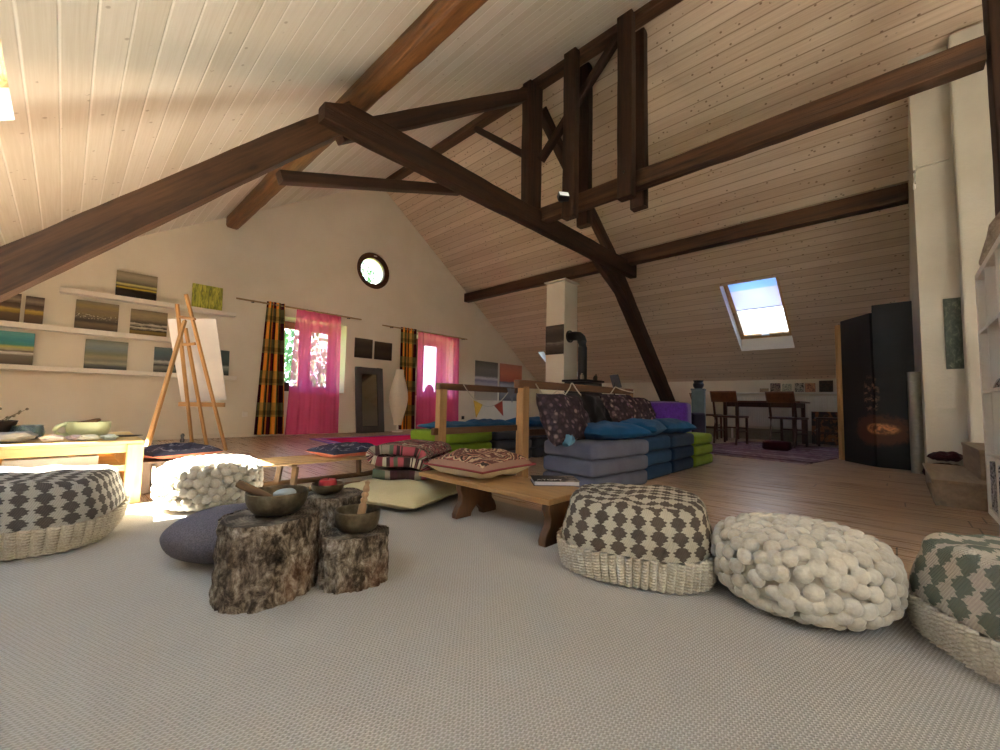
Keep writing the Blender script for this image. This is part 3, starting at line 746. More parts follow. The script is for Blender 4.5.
for i, (x, z, lab) in enumerate([(1.62, .56, 'small white wall socket right of the easel canvas'), (2.0, .36, 'white double wall socket beside the first checked curtain'), (6.6, .25, 'tiny dark socket on the gable wall low behind the bunting')]):
    o = link('wall_socket', MB().box((0, -.008, 0), (.08, .014, .08)), m_white if i < 2 else m_black, bev=.004); tag(o, lab, 'socket', loc=(x, YG-.002, z))

# ------------------------------------------------------------------ carpets and rugs
o = link('carpet', MB().box((.15, -.0, .006), (3.5, 6.2, .012)), m_carpet, bev=.004, smooth=False)
tag(o, 'large cream loop pile carpet filling the foreground', 'carpet', loc=(0, 0, .001))
def pinkrug(nm):
    m = Mt(nm, 1, spec=.05); G = m.sep(m.tc('Generated'))
    e = m.ma('MINIMUM', m.ma('MINIMUM', G[0], m.ma('SUBTRACT', 1, G[0])), m.ma('MULTIPLY', m.ma('MINIMUM', G[1], m.ma('SUBTRACT', 1, G[1])), 1.3))
    c = m.ramp(e, [(0, '#8d7cc4'), (.03, '#e9a6d0'), (.045, '#9a7cc8'), (.085, '#d81f62'), (.2, '#e0286c')], 'CONSTANT')
    m.set(Base_Color=m.mix(m.ma('MULTIPLY', m.noise(m.tc(), 90, 2), .25), c, '#8f1440')); return m
o = link('rug', MB().box((0, 0, .006), (2.0, 2.5, .012)), M('magenta_rug', pinkrug), bev=.003); tag(o, 'magenta rug with lilac border below the pink sheers', 'rug', loc=(3.55, 5.25, .001)); o.rotation_euler[2] = R(-4)
def striprug(nm):
    m = Mt(nm, 1, spec=.05); X = m.sep(m.tc())[0]
    n = m.noise(m.comb(m.ma('MULTIPLY', X, 4.5), 0, 0), 1, 2)
    n2 = m.noise(m.map(m.tc(), (60, 12, 1)), 1, 3)
    c = m.ramp(m.ma('ADD', m.ma('MULTIPLY', n, .85), m.ma('MULTIPLY', n2, .15)), [(.0, '#3a2026'), (.42, '#7d5058'), (.46, '#a8959a'), (.485, '#4e2a34'), (.52, '#8a6068'), (.55, '#b5a6aa'), (.58, '#5c333d'), (.64, '#9b8086')], 'CONSTANT')
    m.set(Base_Color=c); m.bump(n2, .4, .005); return m
o = link('rug', MB().box((0, 0, .006), (2.75, 1.75, .012)), M('striped_rag_rug', striprug), bev=.003); tag(o, 'striped plum rag rug under the dining table', 'rug', loc=(7.25, 1.36, .001), rz=R(-10))

# ------------------------------------------------------------------ poufs
def woven(name, dark, light, sheenc=None):
    def f(nm):
        m = Mt(nm, .95, spec=.1); U = m.sep(m.tc('UV')); u, v = U[0], U[1]
        vv = m.ma('FRACT', v); col = m.ma('FRACT', u)
        q = m.ma('DIVIDE', m.ma('FLOOR', m.ma('MULTIPLY', vv, 11)), 10)
        tri = m.ma('SUBTRACT', 1, m.ma('ABSOLUTE', m.ma('SUBTRACT', m.ma('MULTIPLY', q, 2), 1)))
        w_ = m.ma('ADD', .11, m.ma('MULTIPLY', m.ma('MINIMUM', m.ma('MULTIPLY', tri, 1.35), 1), .28))
        w_ = m.ma('ADD', w_, m.ma('MULTIPLY', m.ma('SINE', m.ma('MULTIPLY', vv, 2*PI*4)), .055))
        msk = m.ma('LESS_THAN', m.ma('ABSOLUTE', m.ma('SUBTRACT', col, .5)), w_)
        a = m.ma('MULTIPLY', m.ma('SINE', m.ma('MULTIPLY', m.ma('ADD', u, m.ma('MULTIPLY', v, .5)), 2*PI*9)), m.ma('SINE', m.ma('MULTIPLY', v, 2*PI*8)))
        n = m.noise(m.tc(), 90, 3)
        c = m.mix(msk, light, dark); c = m.mix(m.ma('MULTIPLY', n, .35), c, (.25, .22, .18))
        sh_ = m.n('ShaderNodeMapRange', _0=a, _1=-1, _2=.2, _3=.35, _4=0).outputs[0]
        c = m.mix(sh_, c, (.2, .17, .14))
        m.set(Base_Color=c); m.bump(a, .6, .004); return m
    return M(name, f)
def yarn(nm):
    m = Mt(nm, .95, spec=.1); n = m.noise(m.tc(), 160, 3); n2 = m.noise(m.tc(), 14, 3)
    m.set(Base_Color=m.ramp(m.ma('ADD', m.ma('MULTIPLY', n, .6), m.ma('MULTIPLY', n2, .4)), [(.3, '#a89c88'), (.6, '#d6ccbb'), (.75, '#e9e1d2')])); m.bump(n, .4, .003); return m
m_yarn = M('cream_yarn', yarn)
def sq(a, e):   # superellipse radius factor
    return (abs(math.cos(a))**e+abs(math.sin(a))**e)**(-1/e)
def knit_pouf(lab, loc, r, h, rz, mat, seed, e=3.2, seam=.46, cn=26):
    t = thing('pouf', lab, 'pouf', loc, rz)
    def prof(w):   # w 0 floor .. 1 top centre ; returns radius factor, z
        if w < .08: q = w/.08; return .80+.16*q, .02*q*(1)*h
        if w < .62:
            q = (w-.08)/.54; z = .02+.80*q; return .96+.065*math.sin(PI*min(1, q*1.05))-.05*max(0, q-.6), z*h
        if w < .74:
            q = (w-.62)/.12; a = q*PI/2; return .935-.16*(1-math.cos(a)), (.82+.15*math.sin(a))*h
        q = (w-.74)/.26; return .775*(1-q), (.97+.05*math.sin(q*PI/2)*1.0-.03*q)*h
    def pos(a, w, base=False):
        f, z = prof(w); rr = r*f*(1+(sq(a, e)-1)*min(1, .9))
        k = 1+.03*noise.noise(Vector((math.cos(a)*1.4+seed, math.sin(a)*1.4, z*4)))
        zz = z*(1+.05*noise.noise(Vector((math.cos(a)*f*1.6, math.sin(a)*f*1.6, seed+5)))*min(1, w*2))
        if w > .62: zz += .02*h*noise.noise(Vector((math.cos(a)*f*4, math.sin(a)*f*4, seed)))*6*.3
        return Vector((rr*k*math.cos(a), rr*k*math.sin(a), zz))
    ws = .08+.54*seam
    # woven cover
    cnt = cn; cell = 2*PI*r/cnt
    def uvf(u, w_):
        w = ws+(1-ws)*w_; p = pos(2*PI*u, w)
        if w < .72: return (u*cnt, p.z/(cell*.70))
        return (p.x/cell, p.y/(cell*.70))
    def cov(u, w_):
        return pos(2*PI*u, ws+(1-ws)*w_)
    mb = MB()
    mb.grid(lambda u, q: pos(2*PI*u, ws+(.72-ws)*q), 160, 24, uvf=lambda u, q: (u*cnt, (pos(2*PI*u, ws+(.72-ws)*q).z-h*.4)/(cell*.70)))
    mb.grid(lambda u, q: pos(2*PI*u, .72+.28*q), 160, 20, uvf=lambda u, q: (pos(2*PI*u, .72+.28*q).x/cell, pos(2*PI*u, .72+.28*q).y/(cell*.70)))
    link('cover', mb, mat, t)
    # knitted lower half: ribs of little beads
    nb, nr, sub, sv = 66, 13, 8, 5
    def bead(u, w_):
        a = 2*PI*u; w = ws*w_*1.005
        p = pos(a, w)
        row = w_*nr; ph = u*nb
        b = (abs(math.cos(PI*ph))**.8)*(.45+.55*abs(math.sin(PI*(row+ (int(ph+.5) % 2)*.5))))
        d = Vector((math.cos(a), math.sin(a), 0))
        return p+d*(.001+.021*b)*(min(1, w_*8))+Vector((0, 0, .001))
    mb = MB().grid(bead, nb*sub, nr*sv); link('knitted_base', mb, m_yarn, t, ang=180)
    return t
m_w1 = woven('brown_star_weave', '#574a42', '#d8ceb9'); m_w2 = woven('sage_star_weave', '#6f7a6c', '#d4cab8'); m_w3 = woven('charcoal_star_weave', '#55504e', '#cfcabf')
knit_pouf('patterned pouf with dark brown stars, beside the low bench', (1.58, .75, .013), .264, .27, R(20), m_w1, 1)
knit_pouf('patterned pouf with grey green stars, cut off by the right edge', (1.675, -.315, .013), .262, .272, R(35), m_w2, 5, cn=22)
knit_pouf('patterned pouf with charcoal stars, in front of the pallet table', (-.12, 2.66, .013), .325, .275, R(-16), m_w3, 9, e=4, cn=34)

def wool(nm):
    m = Mt(nm, 1, spec=.1); n = m.noise(m.tc(), 110, 4); n2 = m.noise(m.tc(), 9, 2)
    m.set(Base_Color=m.ramp(m.ma('ADD', m.ma('MULTIPLY', n, .4), m.ma('MULTIPLY', n2, .6)), [(.35, '#b3a998'), (.65, '#cec5b5')])); m.b.inputs['Sheen Weight'].default_value = .4
    m.bump(n, .35, .004); return m
m_wool = M('felted_wool', wool)
def pebble_pouf(lab, loc, rx, ry, h, rz, n, seed):
    o_ = MB(); rr = random.Random(seed); pts = []; e = 2.5
    def surf(th, ph):  # th azimuth, ph elevation
        c, s_ = math.cos(ph), math.sin(ph)
        zz = math.copysign(abs(s_)**.62, s_); q = abs(c)**.5
        return Vector((rx*.93*q*math.cos(th), ry*.93*q*math.sin(th), h/2+(h/2*.90)*zz))
    # even points by best-candidate relaxation on an area-weighted sample
    cand = []
    for _ in range(n*50):
        th = rr.random()*2*PI; ph = rr.uniform(-1.45, PI/2); cand.append((th, ph, surf(th, ph)))
    P = np.array([tuple(c[2]) for c in cand]); dm = np.full(len(P), 1e9); i = 0; keep = []
    for _ in range(n):
        keep.append(cand[i]); dm = np.minimum(dm, ((P-P[i])**2).sum(1)); i = int(dm.argmax())
    K = np.array([tuple(c[2]) for c in keep]); D = ((K[:, None]-K[None])**2).sum(2)+np.eye(n)*9; sp = float(np.median(np.sqrt(D.min(1))))
    for th, ph, p in keep:
        a = surf(th+.02, ph)-surf(th-.02, ph); b = surf(th, min(1.55, ph+.02))-surf(th, max(-1.55, ph-.02))
        nrm = a.cross(b)
        nrm = nrm.normalized() if nrm.length > 1e-9 else Vector((0, 0, 1 if ph > 0 else -1))
        q = nrm.to_track_quat('Z', 'Y').to_matrix().to_4x4() @ Matrix.Rotation(rr.random()*PI, 4, 'Z'); q.translation = p
        k = rr.uniform(.95, 1.06)*sp
        o_.ball((0, 0, 0), (k*.70, k*.61, k*.46), 2, T=q)
    core = MB()
    core.ball((0, 0, 0), 1.0, 4)
    for i, p in enumerate(core.v):
        q = surf(math.atan2(p.y, p.x), math.asin(max(-1, min(1, p.z)))); core.v[i] = Vector((q.x*.95, q.y*.95, h/2+(q.z-h/2)*.95))
    t = thing('pouf', lab, 'pouf', loc, rz)
    o_.add(core.v, core.f); c = link('felt_cover', o_, m_wool, t)
    md = c.modifiers.new('fuse', 'REMESH'); md.mode = 'VOXEL'; md.voxel_size = .0026; md.use_smooth_shade = True
    dg = bpy.context.evaluated_depsgraph_get(); dg.update(); me = bpy.data.meshes.new_from_object(c.evaluated_get(dg)); c.modifiers.clear(); c.data = me
    return t
pebble_pouf('white felt ball pouf between the two patterned poufs at right', (1.64, .238, .013), .256, .252, .24, 0, 300, 3)
pebble_pouf('white felt ball pouf in the sunlight behind the tree stumps', (.60, 2.80, .013), .262, .24, .27, 0, 300, 4)
def felt(nm):
    m = Mt(nm, 1, spec=.1); n = m.noise(m.tc(), 260, 4); s_ = m.ramp(m.vor(m.tc(), 95), [(.06, (1, 1, 1)), (.12, (0, 0, 0))])
    c = m.ramp(n, [(.3, '#4f4c53'), (.7, '#77727a')]); m.set(Base_Color=m.mix(m.ma('MULTIPLY', s_, .3), c, '#a8a4aa')); m.bump(n, .25, .003); return m
mb = MB().ball((0, 0, .095), (.215, .19, .097), 4, jit=.05, seed=3)
o = link('stone_cushion', mb, M('grey_felt', felt)); tag(o, 'smooth grey felt cushion shaped like a pebble, beside the big stump', 'cushion', loc=(.475, 1.86, .013), rz=R(-20))

# ------------------------------------------------------------------ stumps
def bark(nm):
    m = Mt(nm, .95, spec=.2); v = m.map(m.tc(), (1, 1, .85))
    n1 = m.noise(v, 20, 9, .78, .6); n2 = m.noise(m.map(m.tc(), (1, 1, .6)), 75, 4); n3 = m.noise(m.tc(), 5, 3)
    f_ = m.ma('ADD', m.ma('MULTIPLY', n1, .7), m.ma('MULTIPLY', n2, .3))
    c = m.ramp(f_, [(.36, '#1a1512'), (.45, '#463b31'), (.53, '#7d7062'), (.6, '#aba094'), (.7, '#d2cbc0')])
    c = m.mix(m.ramp(n3, [(.52, (0, 0, 0)), (.72, (.4, .4, .4))]), c, '#7a4a2a')
    m.set(Base_Color=c); m.bump(f_, .9, .012); return m
def endgrain(nm):
    m = Mt(nm, .85, spec=.2); P = m.sep(m.tc()); r = m.ma('SQRT', m.ma('ADD', m.ma('MULTIPLY', P[0], P[0]), m.ma('MULTIPLY', P[1], P[1])))
    n = m.noise(m.tc(), 18, 5, .6); w_ = m.ma('SINE', m.ma('ADD', m.ma('MULTIPLY', r, 650), m.ma('MULTIPLY', n, 9)))
    c = m.ramp(m.ma('ADD', m.ma('MULTIPLY', n, .7), m.ma('MULTIPLY', w_, .03)), [(.3, '#3d352d'), (.45, '#857a6c'), (.58, '#bab0a2')])
    m.set(Base_Color=c); m.bump(n, .4, .004); return m
m_bark, m_end = M('rough_bark', bark), M('cut_end_grain', endgrain)
def stump(lab, loc, r, h, seed, taper=.0, sx=1, sy=1):
    t = thing('tree_stump', lab, 'tree stump', loc)
    def rad(a, v):
        k = 1+.05*math.sin(2*a+seed)+.035*math.sin(3*a+seed*2)
        d = .012*noise.noise(Vector((math.cos(a)*6, math.sin(a)*6, v*h*16+seed)))+.006*noise.noise(Vector((math.cos(a)*17, math.sin(a)*17, v*h*40+seed)))
        d += .006*abs(noise.noise(Vector((math.cos(a)*9, math.sin(a)*9, v*2+seed))))
        return (r*k*(1+taper*(1-v)))+d
    fn = lambda u, v: (rad(2*PI*u, v)*math.cos(2*PI*u)*sx, rad(2*PI*u, v)*math.sin(2*PI*u)*sy, v*h)
    link('bark', MB().grid(fn, 180, 50, wrapu=True, uvf=lambda u, v: (0, 0)), m_bark, t, ang=180)
    fn2 = lambda u, v: ((rad(2*PI*u, 1)-.001)*math.cos(2*PI*u)*v*sx, (rad(2*PI*u, 1)-.001)*math.sin(2*PI*u)*v*sy, h-.002+.003*noise.noise(Vector((math.cos(u*2*PI)*v*9, math.sin(u*2*PI)*v*9, seed)))-.004*(v > .98))
    link('cut_face', MB().grid(fn2, 72, 14), m_end, t)
    return t
stump('largest bark covered tree stump, carrying the big bowl', (.478, 1.462, .013), .133, .235, 1, .06)
stump('smallest tree stump at right, carrying the bowl with a striker', (.712, 1.346, .013), .098, .163, 2, .03)
stump('tree stump at the back of the three, carrying the red candle', (.765, 1.635, .013), .108, .235, 3, .03)

def brass(nm):
    m = Mt(nm, .36, .85); n = m.noise(m.tc(), 22, 5, .6); n2 = m.vor(m.tc(), 70)
    m.set(Base_Color=m.ramp(n, [(.3, '#4a4136'), (.55, '#756955'), (.75, '#988b75')]), Roughness=m.ma('ADD', .28, m.ma('MULTIPLY', n, .3))); m.bump(n2, .15, .004); return m
m_brass = M('aged_singing_bowl_bronze', brass)
def bowl(lab, loc, R_, h, bottom, lean=0):
    pr = []
    for i in range(15):
        q = i/14; pr.append((bottom+(R_-bottom)*math.sin(q*PI/2)**.72, h*(1-math.cos(q*PI/2))**.95 if i else 0))
    pr += [(R_-.004, h+.002)]
    th = .0045
    for i in range(14, -1, -1):
        q = i/14; pr.append((max(.001, bottom+(R_-bottom)*math.sin(q*PI/2)**.72-th*1.2), (h*(1-math.cos(q*PI/2))**.95)*(1-th/h)+th))
    o = link('singing_bowl', MB().lathe([(0.0005, 0)]+pr+[(.0004, th)], 48), m_brass, ang=60)
    return tag(o, lab, 'bowl', 'metal singing bowls on the stumps', loc=loc)
bowl('largest metal bowl, on the biggest stump with a grey stone inside', (.497, 1.46, .251), .092, .070, .036)
bowl('metal bowl on the smallest stump with a wooden striker leaning in it', (.722, 1.352, .178), .076, .066, .050)
bowl('small shallow metal bowl under the red candle on the back stump', (.745, 1.645, .250), .062, .036, .03)
o = link('candle', MB().lathe([(.0, 0), (.029, 0), (.034, .007), (.034, .04), (.029, .047), (.0, .045)], 28), plain('red_wax', '#9c1c26', .5, var=.08)); tag(o, 'round red candle standing in the small shallow bowl', 'candle', loc=(.745, 1.645, .2555))
link('wick', MB().cyl((0, 0, .043), (.001, 0, .052), .0014, n=6), m_black, o)
o = link('pebble', MB().ball((0, 0, 0), (.035, .026, .015), 3, jit=.1), plain('grey_pebble', '#9aa3a6', .6)); tag(o, 'flat blue grey pebble lying across the largest bowl', 'stone', loc=(.51, 1.43, .3165))
# wooden striker standing in the small bowl
pr = [(.0095, 0), (.011, .004), (.011, .05), (.007, .056), (.0095, .062), (.0095, .067), (.0065, .07), (.0095, .076), (.0095, .081), (.0065, .085), (.0095, .09), (.0085, .098), (.0055, .104), (.007, .112), (.0, .118)]
d = Vector((.18, .0, 1)).normalized(); q = d.to_track_quat('Z', 'Y').to_matrix().to_4x4()
o = link('bowl_striker', MB().lathe(pr, 20), wood('striker_wood', '#8a6a4a', '#b3906a', 2, .5, 20, .2, False)); o.matrix_world = Matrix.Translation((.728, 1.35, .1925)) @ q @ Matrix.Scale(1.28, 4)
tag(o, 'turned wooden striker leaning in the bowl on the smallest stump', 'mallet')
d = Vector((-.75, .3, .45)).normalized(); q = d.to_track_quat('Z', 'Y').to_matrix().to_4x4()
o = link('bowl_mallet', MB().lathe([(0, 0), (.009, .003), (.011, .02), (.012, .07), (.013, .1), (.011, .112), (.0, .116)], 20), wood('mallet_wood', '#5b4330', '#8a6a4c', 2, .6, 20, .2, False)); o.matrix_world = Matrix.Translation((.485, 1.475, .296)) @ q
tag(o, 'rounded wooden mallet poking out of the largest bowl', 'mallet')

# ------------------------------------------------------------------ low bench, cushion, book
t = thing('low_bench', 'low wooden bench with curved cut-out legs and cushion on top', 'bench', (1.6, 1.5, 0))
link('seat', MB().box((0.03, .06, .196), (.34, .95, .026)), m_honey, t, bev=.005)
def legpoly():
    h = .183; pts = []
    half = [(.135, 0), (.138, .035), (.125, .065), (.105, .09), (.1, .125), (.115, .16), (.115, h)]
    arch = [(.045, 0), (.038, .03), (.02, .05), (.0, .068)]
    right = half; left = [(-x, z) for x, z in half][::-1]
    return right+left+[(-x, z) for x, z in arch]+[(x, z) for x, z in arch[::-1]][1:]
for y in (.185, -.39):
    link('leg', MB().prism([(x*1.08, z) for x, z in legpoly()], .04, T=Matrix.Translation((-.01, y, 0))), m_brownZ, t, bev=.004)
def kelim(name, cols, k=5.0, vs=9, border='#9a7666'):
    def f(nm):
        m = Mt(nm, .95, spec=.1); U = m.sep(m.tc('UV')); a = m.ma('ABSOLUTE', m.ma('SUBTRACT', U[0], .5)); b = m.ma('ABSOLUTE', m.ma('SUBTRACT', U[1], .5))
        mx = m.ma('MAXIMUM', a, b); mn = m.ma('ADD', a, b)
        ring = m.ma('FRACT', m.ma('MULTIPLY', m.mix(.5, mx, mn), k))
        v = m.vor(m.map(m.tc('UV'), (1, 1, 1)), vs, 'F1', 0); n = m.noise(m.tc('UV'), 26, 3)
        f_ = m.ma('FRACT', m.ma('ADD', ring, m.ma('ADD', m.ma('MULTIPLY', v, .9), m.ma('MULTIPLY', n, .35))))
        st = [(i/len(cols), c) for i, c in enumerate(cols)]
        c = m.ramp(f_, st, 'CONSTANT')
        if border: c = m.mix(m.ma('GREATER_THAN', mx, .46), c, border)
        m.set(Base_Color=m.mix(m.ma('MULTIPLY', m.noise(m.tc('UV'), 160, 2), .3), c, (.1, .08, .07))); m.bump(m.noise(m.tc('UV'), 220, 2), .3, .003); return m
    return M(name, f)
def piped(name, lab, loc, w, d, h, top, under, pipe, rz=0, seed=0, tilt=(0, 0), flat=.25, group=None, cat='cushion', pinch=.05):
    t = thing(name, lab, cat, loc, rz, group); t.rotation_euler = (tilt[0], tilt[1], rz)
    tcv = link('top_cover', MB().cushion(w, d, h, seed=seed, flat=flat, pinch=pinch, side=1), top, t)
    link('underside', MB().cushion(w, d, h, seed=seed, flat=flat, pinch=pinch, side=-1), under, t)
    if pipe:
        ed = []
        for k in range(64):
            s_ = k/16; i = int(s_) % 4; f = s_-int(s_)
            a, b = [(2*f-1, -1), (1, 2*f-1), (1-2*f, 1), (-1, 1-2*f)][i]
            ed.append((a*w/2*(1-pinch*(1-b*b)*abs(a)**3), b*d/2*(1-pinch*(1-a*a)*abs(b)**3), h/2*(1-flat)))
        link('piping', MB().tube(ed+[ed[0]], .006, 6), pipe, tcv)
    return t
m_kel = kelim('kelim_brown', ['#5a3a32', '#a8745e', '#3a2c28', '#c8a888', '#8a4a42', '#4d4038', '#bfa084', '#6a4038'], 4, 6)
m_cream = fabric('cream_canvas', '#d8c8a8', '#c8b694')
piped('cushion', 'brown kelim cushion with pink edge lying on the low bench', (1.68, 1.74, .2095), .46, .44, .155, m_kel, m_cream, fabric('rose_piping', '#8a3b3e'), R(4), 3)
t = thing('book', 'grey picture book with white title lying on the low bench', 'book', (1.79, 1.30, .2095), R(-44))
link('pages', MB().box((0, 0, .012), (.225, .16, .018)), plain('page_edges', '#b9b6bf', .8, var=.06), t)
def bookc(nm):
    m = Mt(nm, .65, spec=.2); G = m.sep(m.tc('Generated')); n = m.noise(m.map(m.tc('Generated'), (4, 3, 1)), 1.5, 5, .6, .6)
    c = m.ramp(m.ma('ADD', m.ma('MULTIPLY', n, .7), m.ma('MULTIPLY', G[0], .35)), [(.35, '#201e20'), (.6, '#3a3433'), (.72, '#97867a'), (.82, '#5d514c')]); m.set(Base_Color=c); return m
bc_ = link('cover', MB().box((0, 0, .0225), (.235, .165, .003)).box((0, 0, .0015), (.235, .165, .003)), M('photo_book_cover', bookc), t, bev=.0006)
cu = bpy.data.curves.new('title', 'FONT'); cu.body = 'ATOPT'; cu.size = .042; cu.extrude = .0003; cu.align_x = 'LEFT'
to = bpy.data.objects.new('title', cu); C.objects.link(to)
dg = bpy.context.evaluated_depsgraph_get(); dg.update(); me = bpy.data.meshes.new_from_object(to.evaluated_get(dg)); bpy.data.objects.remove(to)
to = bpy.data.objects.new('title', me); C.objects.link(to); me.materials.append(m_white); to.parent = bc_; to.location = (-.10, -.06, .0243)

# ------------------------------------------------------------------ khaki floor cushion with folded kilim, sled with cushion
m_khaki = fabric('khaki_cotton', '#c6bb96', '#b4a983', 300)
t = thing('floor_cushion', 'large khaki floor cushion under the folded flowered rug', 'cushion', (1.50, 2.24, .014), R(20))
mb = MB(); mb.cushion(.66, .62, .15, n=30, seed=8, wr=.018, flat=.35, pinch=.03); kc = link('cover', mb, m_khaki, t)
ed = []
for k in range(64):
    s_ = k/16; i = int(s_) % 4; f = s_-int(s_); a, b = [(2*f-1, -1), (1, 2*f-1), (1-2*f, 1), (-1, 1-2*f)][i]
    ed.append((a*.33*(1-.03*(1-b*b)*abs(a)**3), b*.31*(1-.03*(1-a*a)*abs(b)**3), .049))
link('piping', MB().tube(ed+[ed[0]], .0055, 6), m_khaki, kc)
m_kel2 = kelim('kilim_rose', ['#2c1a1b', '#8a3a44', '#bfb19a', '#3a2422', '#a04a54', '#55634e', '#8d8272', '#3f1c22', '#33211f', '#6a2a32'], 1.3, 16, None)
def foldrug():
    W_ = .42; mb = MB(); path = []
    # serpentine fold section in x-z, extruded along y
    pr = [(-.16, .0), (.13, .0), (.175, .012), (.19, .04), (.175, .07), (.12, .082), (-.12, .078), (-.165, .086), (-.18, .11), (-.165, .138), (-.1, .15), (.11, .148), (.16, .13), (.175, .10)]
    def fn(u, v):
        s_ = v*(len(pr)-1); i = min(int(s_), len(pr)-2); f = s_-i
        x = pr[i][0]*(1-f)+pr[i+1][0]*f; z = pr[i][1]*(1-f)+pr[i+1][1]*f
        return (x, (u-.5)*W_+.012*math.sin(v*9), z+.012*noise.noise(Vector((x*7, u*4, z*5)))+.012)
    mb.grid(fn, 30, 72); return mb
o = link('folded_rug', foldrug(), m_kel2, solid=.056); tag(o, 'folded rug with red and cream flowers on the khaki cushion', 'rug', loc=(1.60, 2.31, .158), rz=R(-60))

t = thing('sled', 'wooden slatted sled on two runners, with a dark patterned cushion', 'sled', (1.36, 2.98, 0), R(-3))
m_sled = wood('sled_beech', '#9c7c52', '#c9a878', 0, .5, 10, .1, False)
m_sledd = wood('sled_dark_runner', '#4d3b28', '#75593b', 0, .5, 10, .1, False)
for k, y in enumerate((-.16, -.08, 0, .08, .16)): link('slat', MB().box((0, y, .20), (1.02 if k % 2 else 1.08, .034, .016)), m_sled, t, bev=.005)
for x in (-.3, .3): link('crossbar', MB().box((x, 0, .184), (.035, .36, .016)), m_sledd, t, bev=.003)
for y in (-.17, .17):
    rn = MB().tube([(-.5, y, .022), (.35, y, .022), (.46, y, .035), (.54, y, .08), (.57, y, .14)], .02, 8); link('runner', rn, m_sledd, t)
    for x in (-.3, .3): link('upright', MB().bar((x, y*1.0, .035), (x*.95, y*.92, .178), .03, .035), m_sledd, t, bev=.003)
m_navy = kelim('navy_print', ['#343649', '#2b2d40', '#3c3e55', '#30324a', '#8f8c96', '#383b52'], 2, 9, '#343649')
m_coral = fabric('coral_cotton', '#e38a6c', '#d2785c')
piped('cushion', 'dark blue printed cushion with coral underside lying on the sled', (1.49, 2.99, .2085), .46, .38, .09, m_navy, m_coral, None, R(8), 6)

# ------------------------------------------------------------------ crate with coral cushion (behind the sunny pouf)
t = thing('crate', 'old wooden crate behind the sunlit felt ball pouf', 'crate', (.55, 3.58, 0), R(-8))
m_crate = wood('grey_crate_wood', '#6a584c', '#a08c7c', 2, .8, 9, .15)
for a in (-1, 1):
    for k in range(4): link('slat', MB().box((-.165+k*.11, a*.15, .095), (.09, .012, .19)), m_crate, t, bev=.002)
    for k in range(3): link('slat', MB().box((a*.205, -.1+k*.1, .095), (.012, .085, .19)), m_crate, t, bev=.002)
link('lid', MB().box((0, 0, .1955), (.43, .33, .011)), m_crate, t, bev=.002)
piped('cushion', 'coral cushion with dark blue top lying on the wooden crate', (.56, 3.60, .2015), .42, .38, .10, m_navy, m_coral, None, R(15), 11)
o = link('candle_snuffer', MB().lathe([(0, 0), (.012, .002), (.014, .02), (.008, .03), (.012, .05), (.006, .062), (0, .064)], 14), m_black); tag(o, 'tiny dark bottle standing on the coral and blue cushion', 'bottle', loc=(.585, 3.60, .300)); o.name = 'small_bottle'

# ------------------------------------------------------------------ pallet table and what lies on it
t = thing('pallet_table', 'yellow pine pallet table at the left below the shelves', 'table', (-.32, 3.6, 0))
m_pal = wood('pallet_pine', '#c69f62', '#e3c488', 0, .6, 8, .12); m_palZ = wood('pallet_pine_upright', '#c69f62', '#e3c488', 2, .6, 8, .12)
for k in range(4): link('top_board', MB().box((0, -.30+k*.2, .349), (1.32, .19, .02)), m_pal, t, bev=.003)
for y in (-.37, .37):
    ap_ = MB().box((0, y, .315), (1.2, .03, .045)); ap_.box((0, y, .205), (1.2, .03, .035)); ap_.box((-.33, y, .258), (.54, .03, .066)); link('apron', ap_, m_pal, t, bev=.003)
    for x in (-.625, .625): link('leg', MB().box((x, y, .17), (.075, .06, .338)), m_palZ, t, bev=.004)
link('lower_shelf', MB().box((0, 0, .195), (1.16, .68, .016)), m_pal, t, bev=.002)
o = link('box', MB().box((0, 0, .035), (.36, .3, .062)), m_white, bev=.004); tag(o, 'flat white box lying inside the slot of the pallet table', 'box', loc=(-.02, 3.48, .2035))
# cup
t = thing('planter_cup', 'large pale green cup shaped planter holding bark on the pallet table', 'planter', (.11, 3.47, .3595), R(200))
cer = plain('pale_green_glaze', '#c3c79a', .35, var=.06, scale=12)
link('bowl', MB().lathe([(.06, 0), (.075, .004), (.09, .03), (.098, .07), (.1, .1), (.093, .1), (.087, .06), (.07, .02), (0, .015)], 40), cer, t)
link('handle', MB().tube([(.09, 0, .03)]+[(.1+.042*math.sin(q), 0, .055+.032*-math.cos(q)) for q in [i*PI/8 for i in range(1, 9)]]+[(.094, 0, .085)], .011, 10), cer, t)
link('soil', MB().lathe([(0, .088), (.089, .086), (.087, .08)], 24), plain('dark_soil', '#3a2a1f', .9), t)
def chunk(name, lab, loc, d, seed, mat, rz=0, cat='bark', tilt=0):
    mb = MB().ball((0, 0, d[2]), d, 3, jit=.5, seed=seed); o = link(name, mb, mat); tag(o, lab, cat, loc=loc); o.rotation_euler = (0, tilt, rz); return o
m_chip = wood('bark_chip', '#4a2f1e', '#9a6f43', 0, .8, 30, .2, False)
chunk('bark_piece', 'curled brown bark piece lying in the pale green cup', (.11, 3.46, .447), (.055, .03, .012), 2, m_chip, .2, tilt=-.2)
chunk('bark_piece', 'thin dark bark strip lying flat at the right end of the pallet table', (.26, 3.52, .3595), (.09, .022, .006), 5, plain('dark_bark', '#4b4038', .8), R(-8))
ston = [(-.03, 3.30, .045, .03, .02, '#d9c6bd', 'pinkish pebble at the front edge, leftmost of the pale pebbles'), (.055, 3.34, .036, .026, .017, '#d0b8b4', 'rosy pebble behind the front pair in front of the green cup'), (.11, 3.29, .044, .028, .017, '#d8d4c4', 'flat cream pebble at the table edge before the green cup'), (.195, 3.305, .034, .024, .017, '#c9d2cb', 'grey white pebble nearest the right end of the table')]
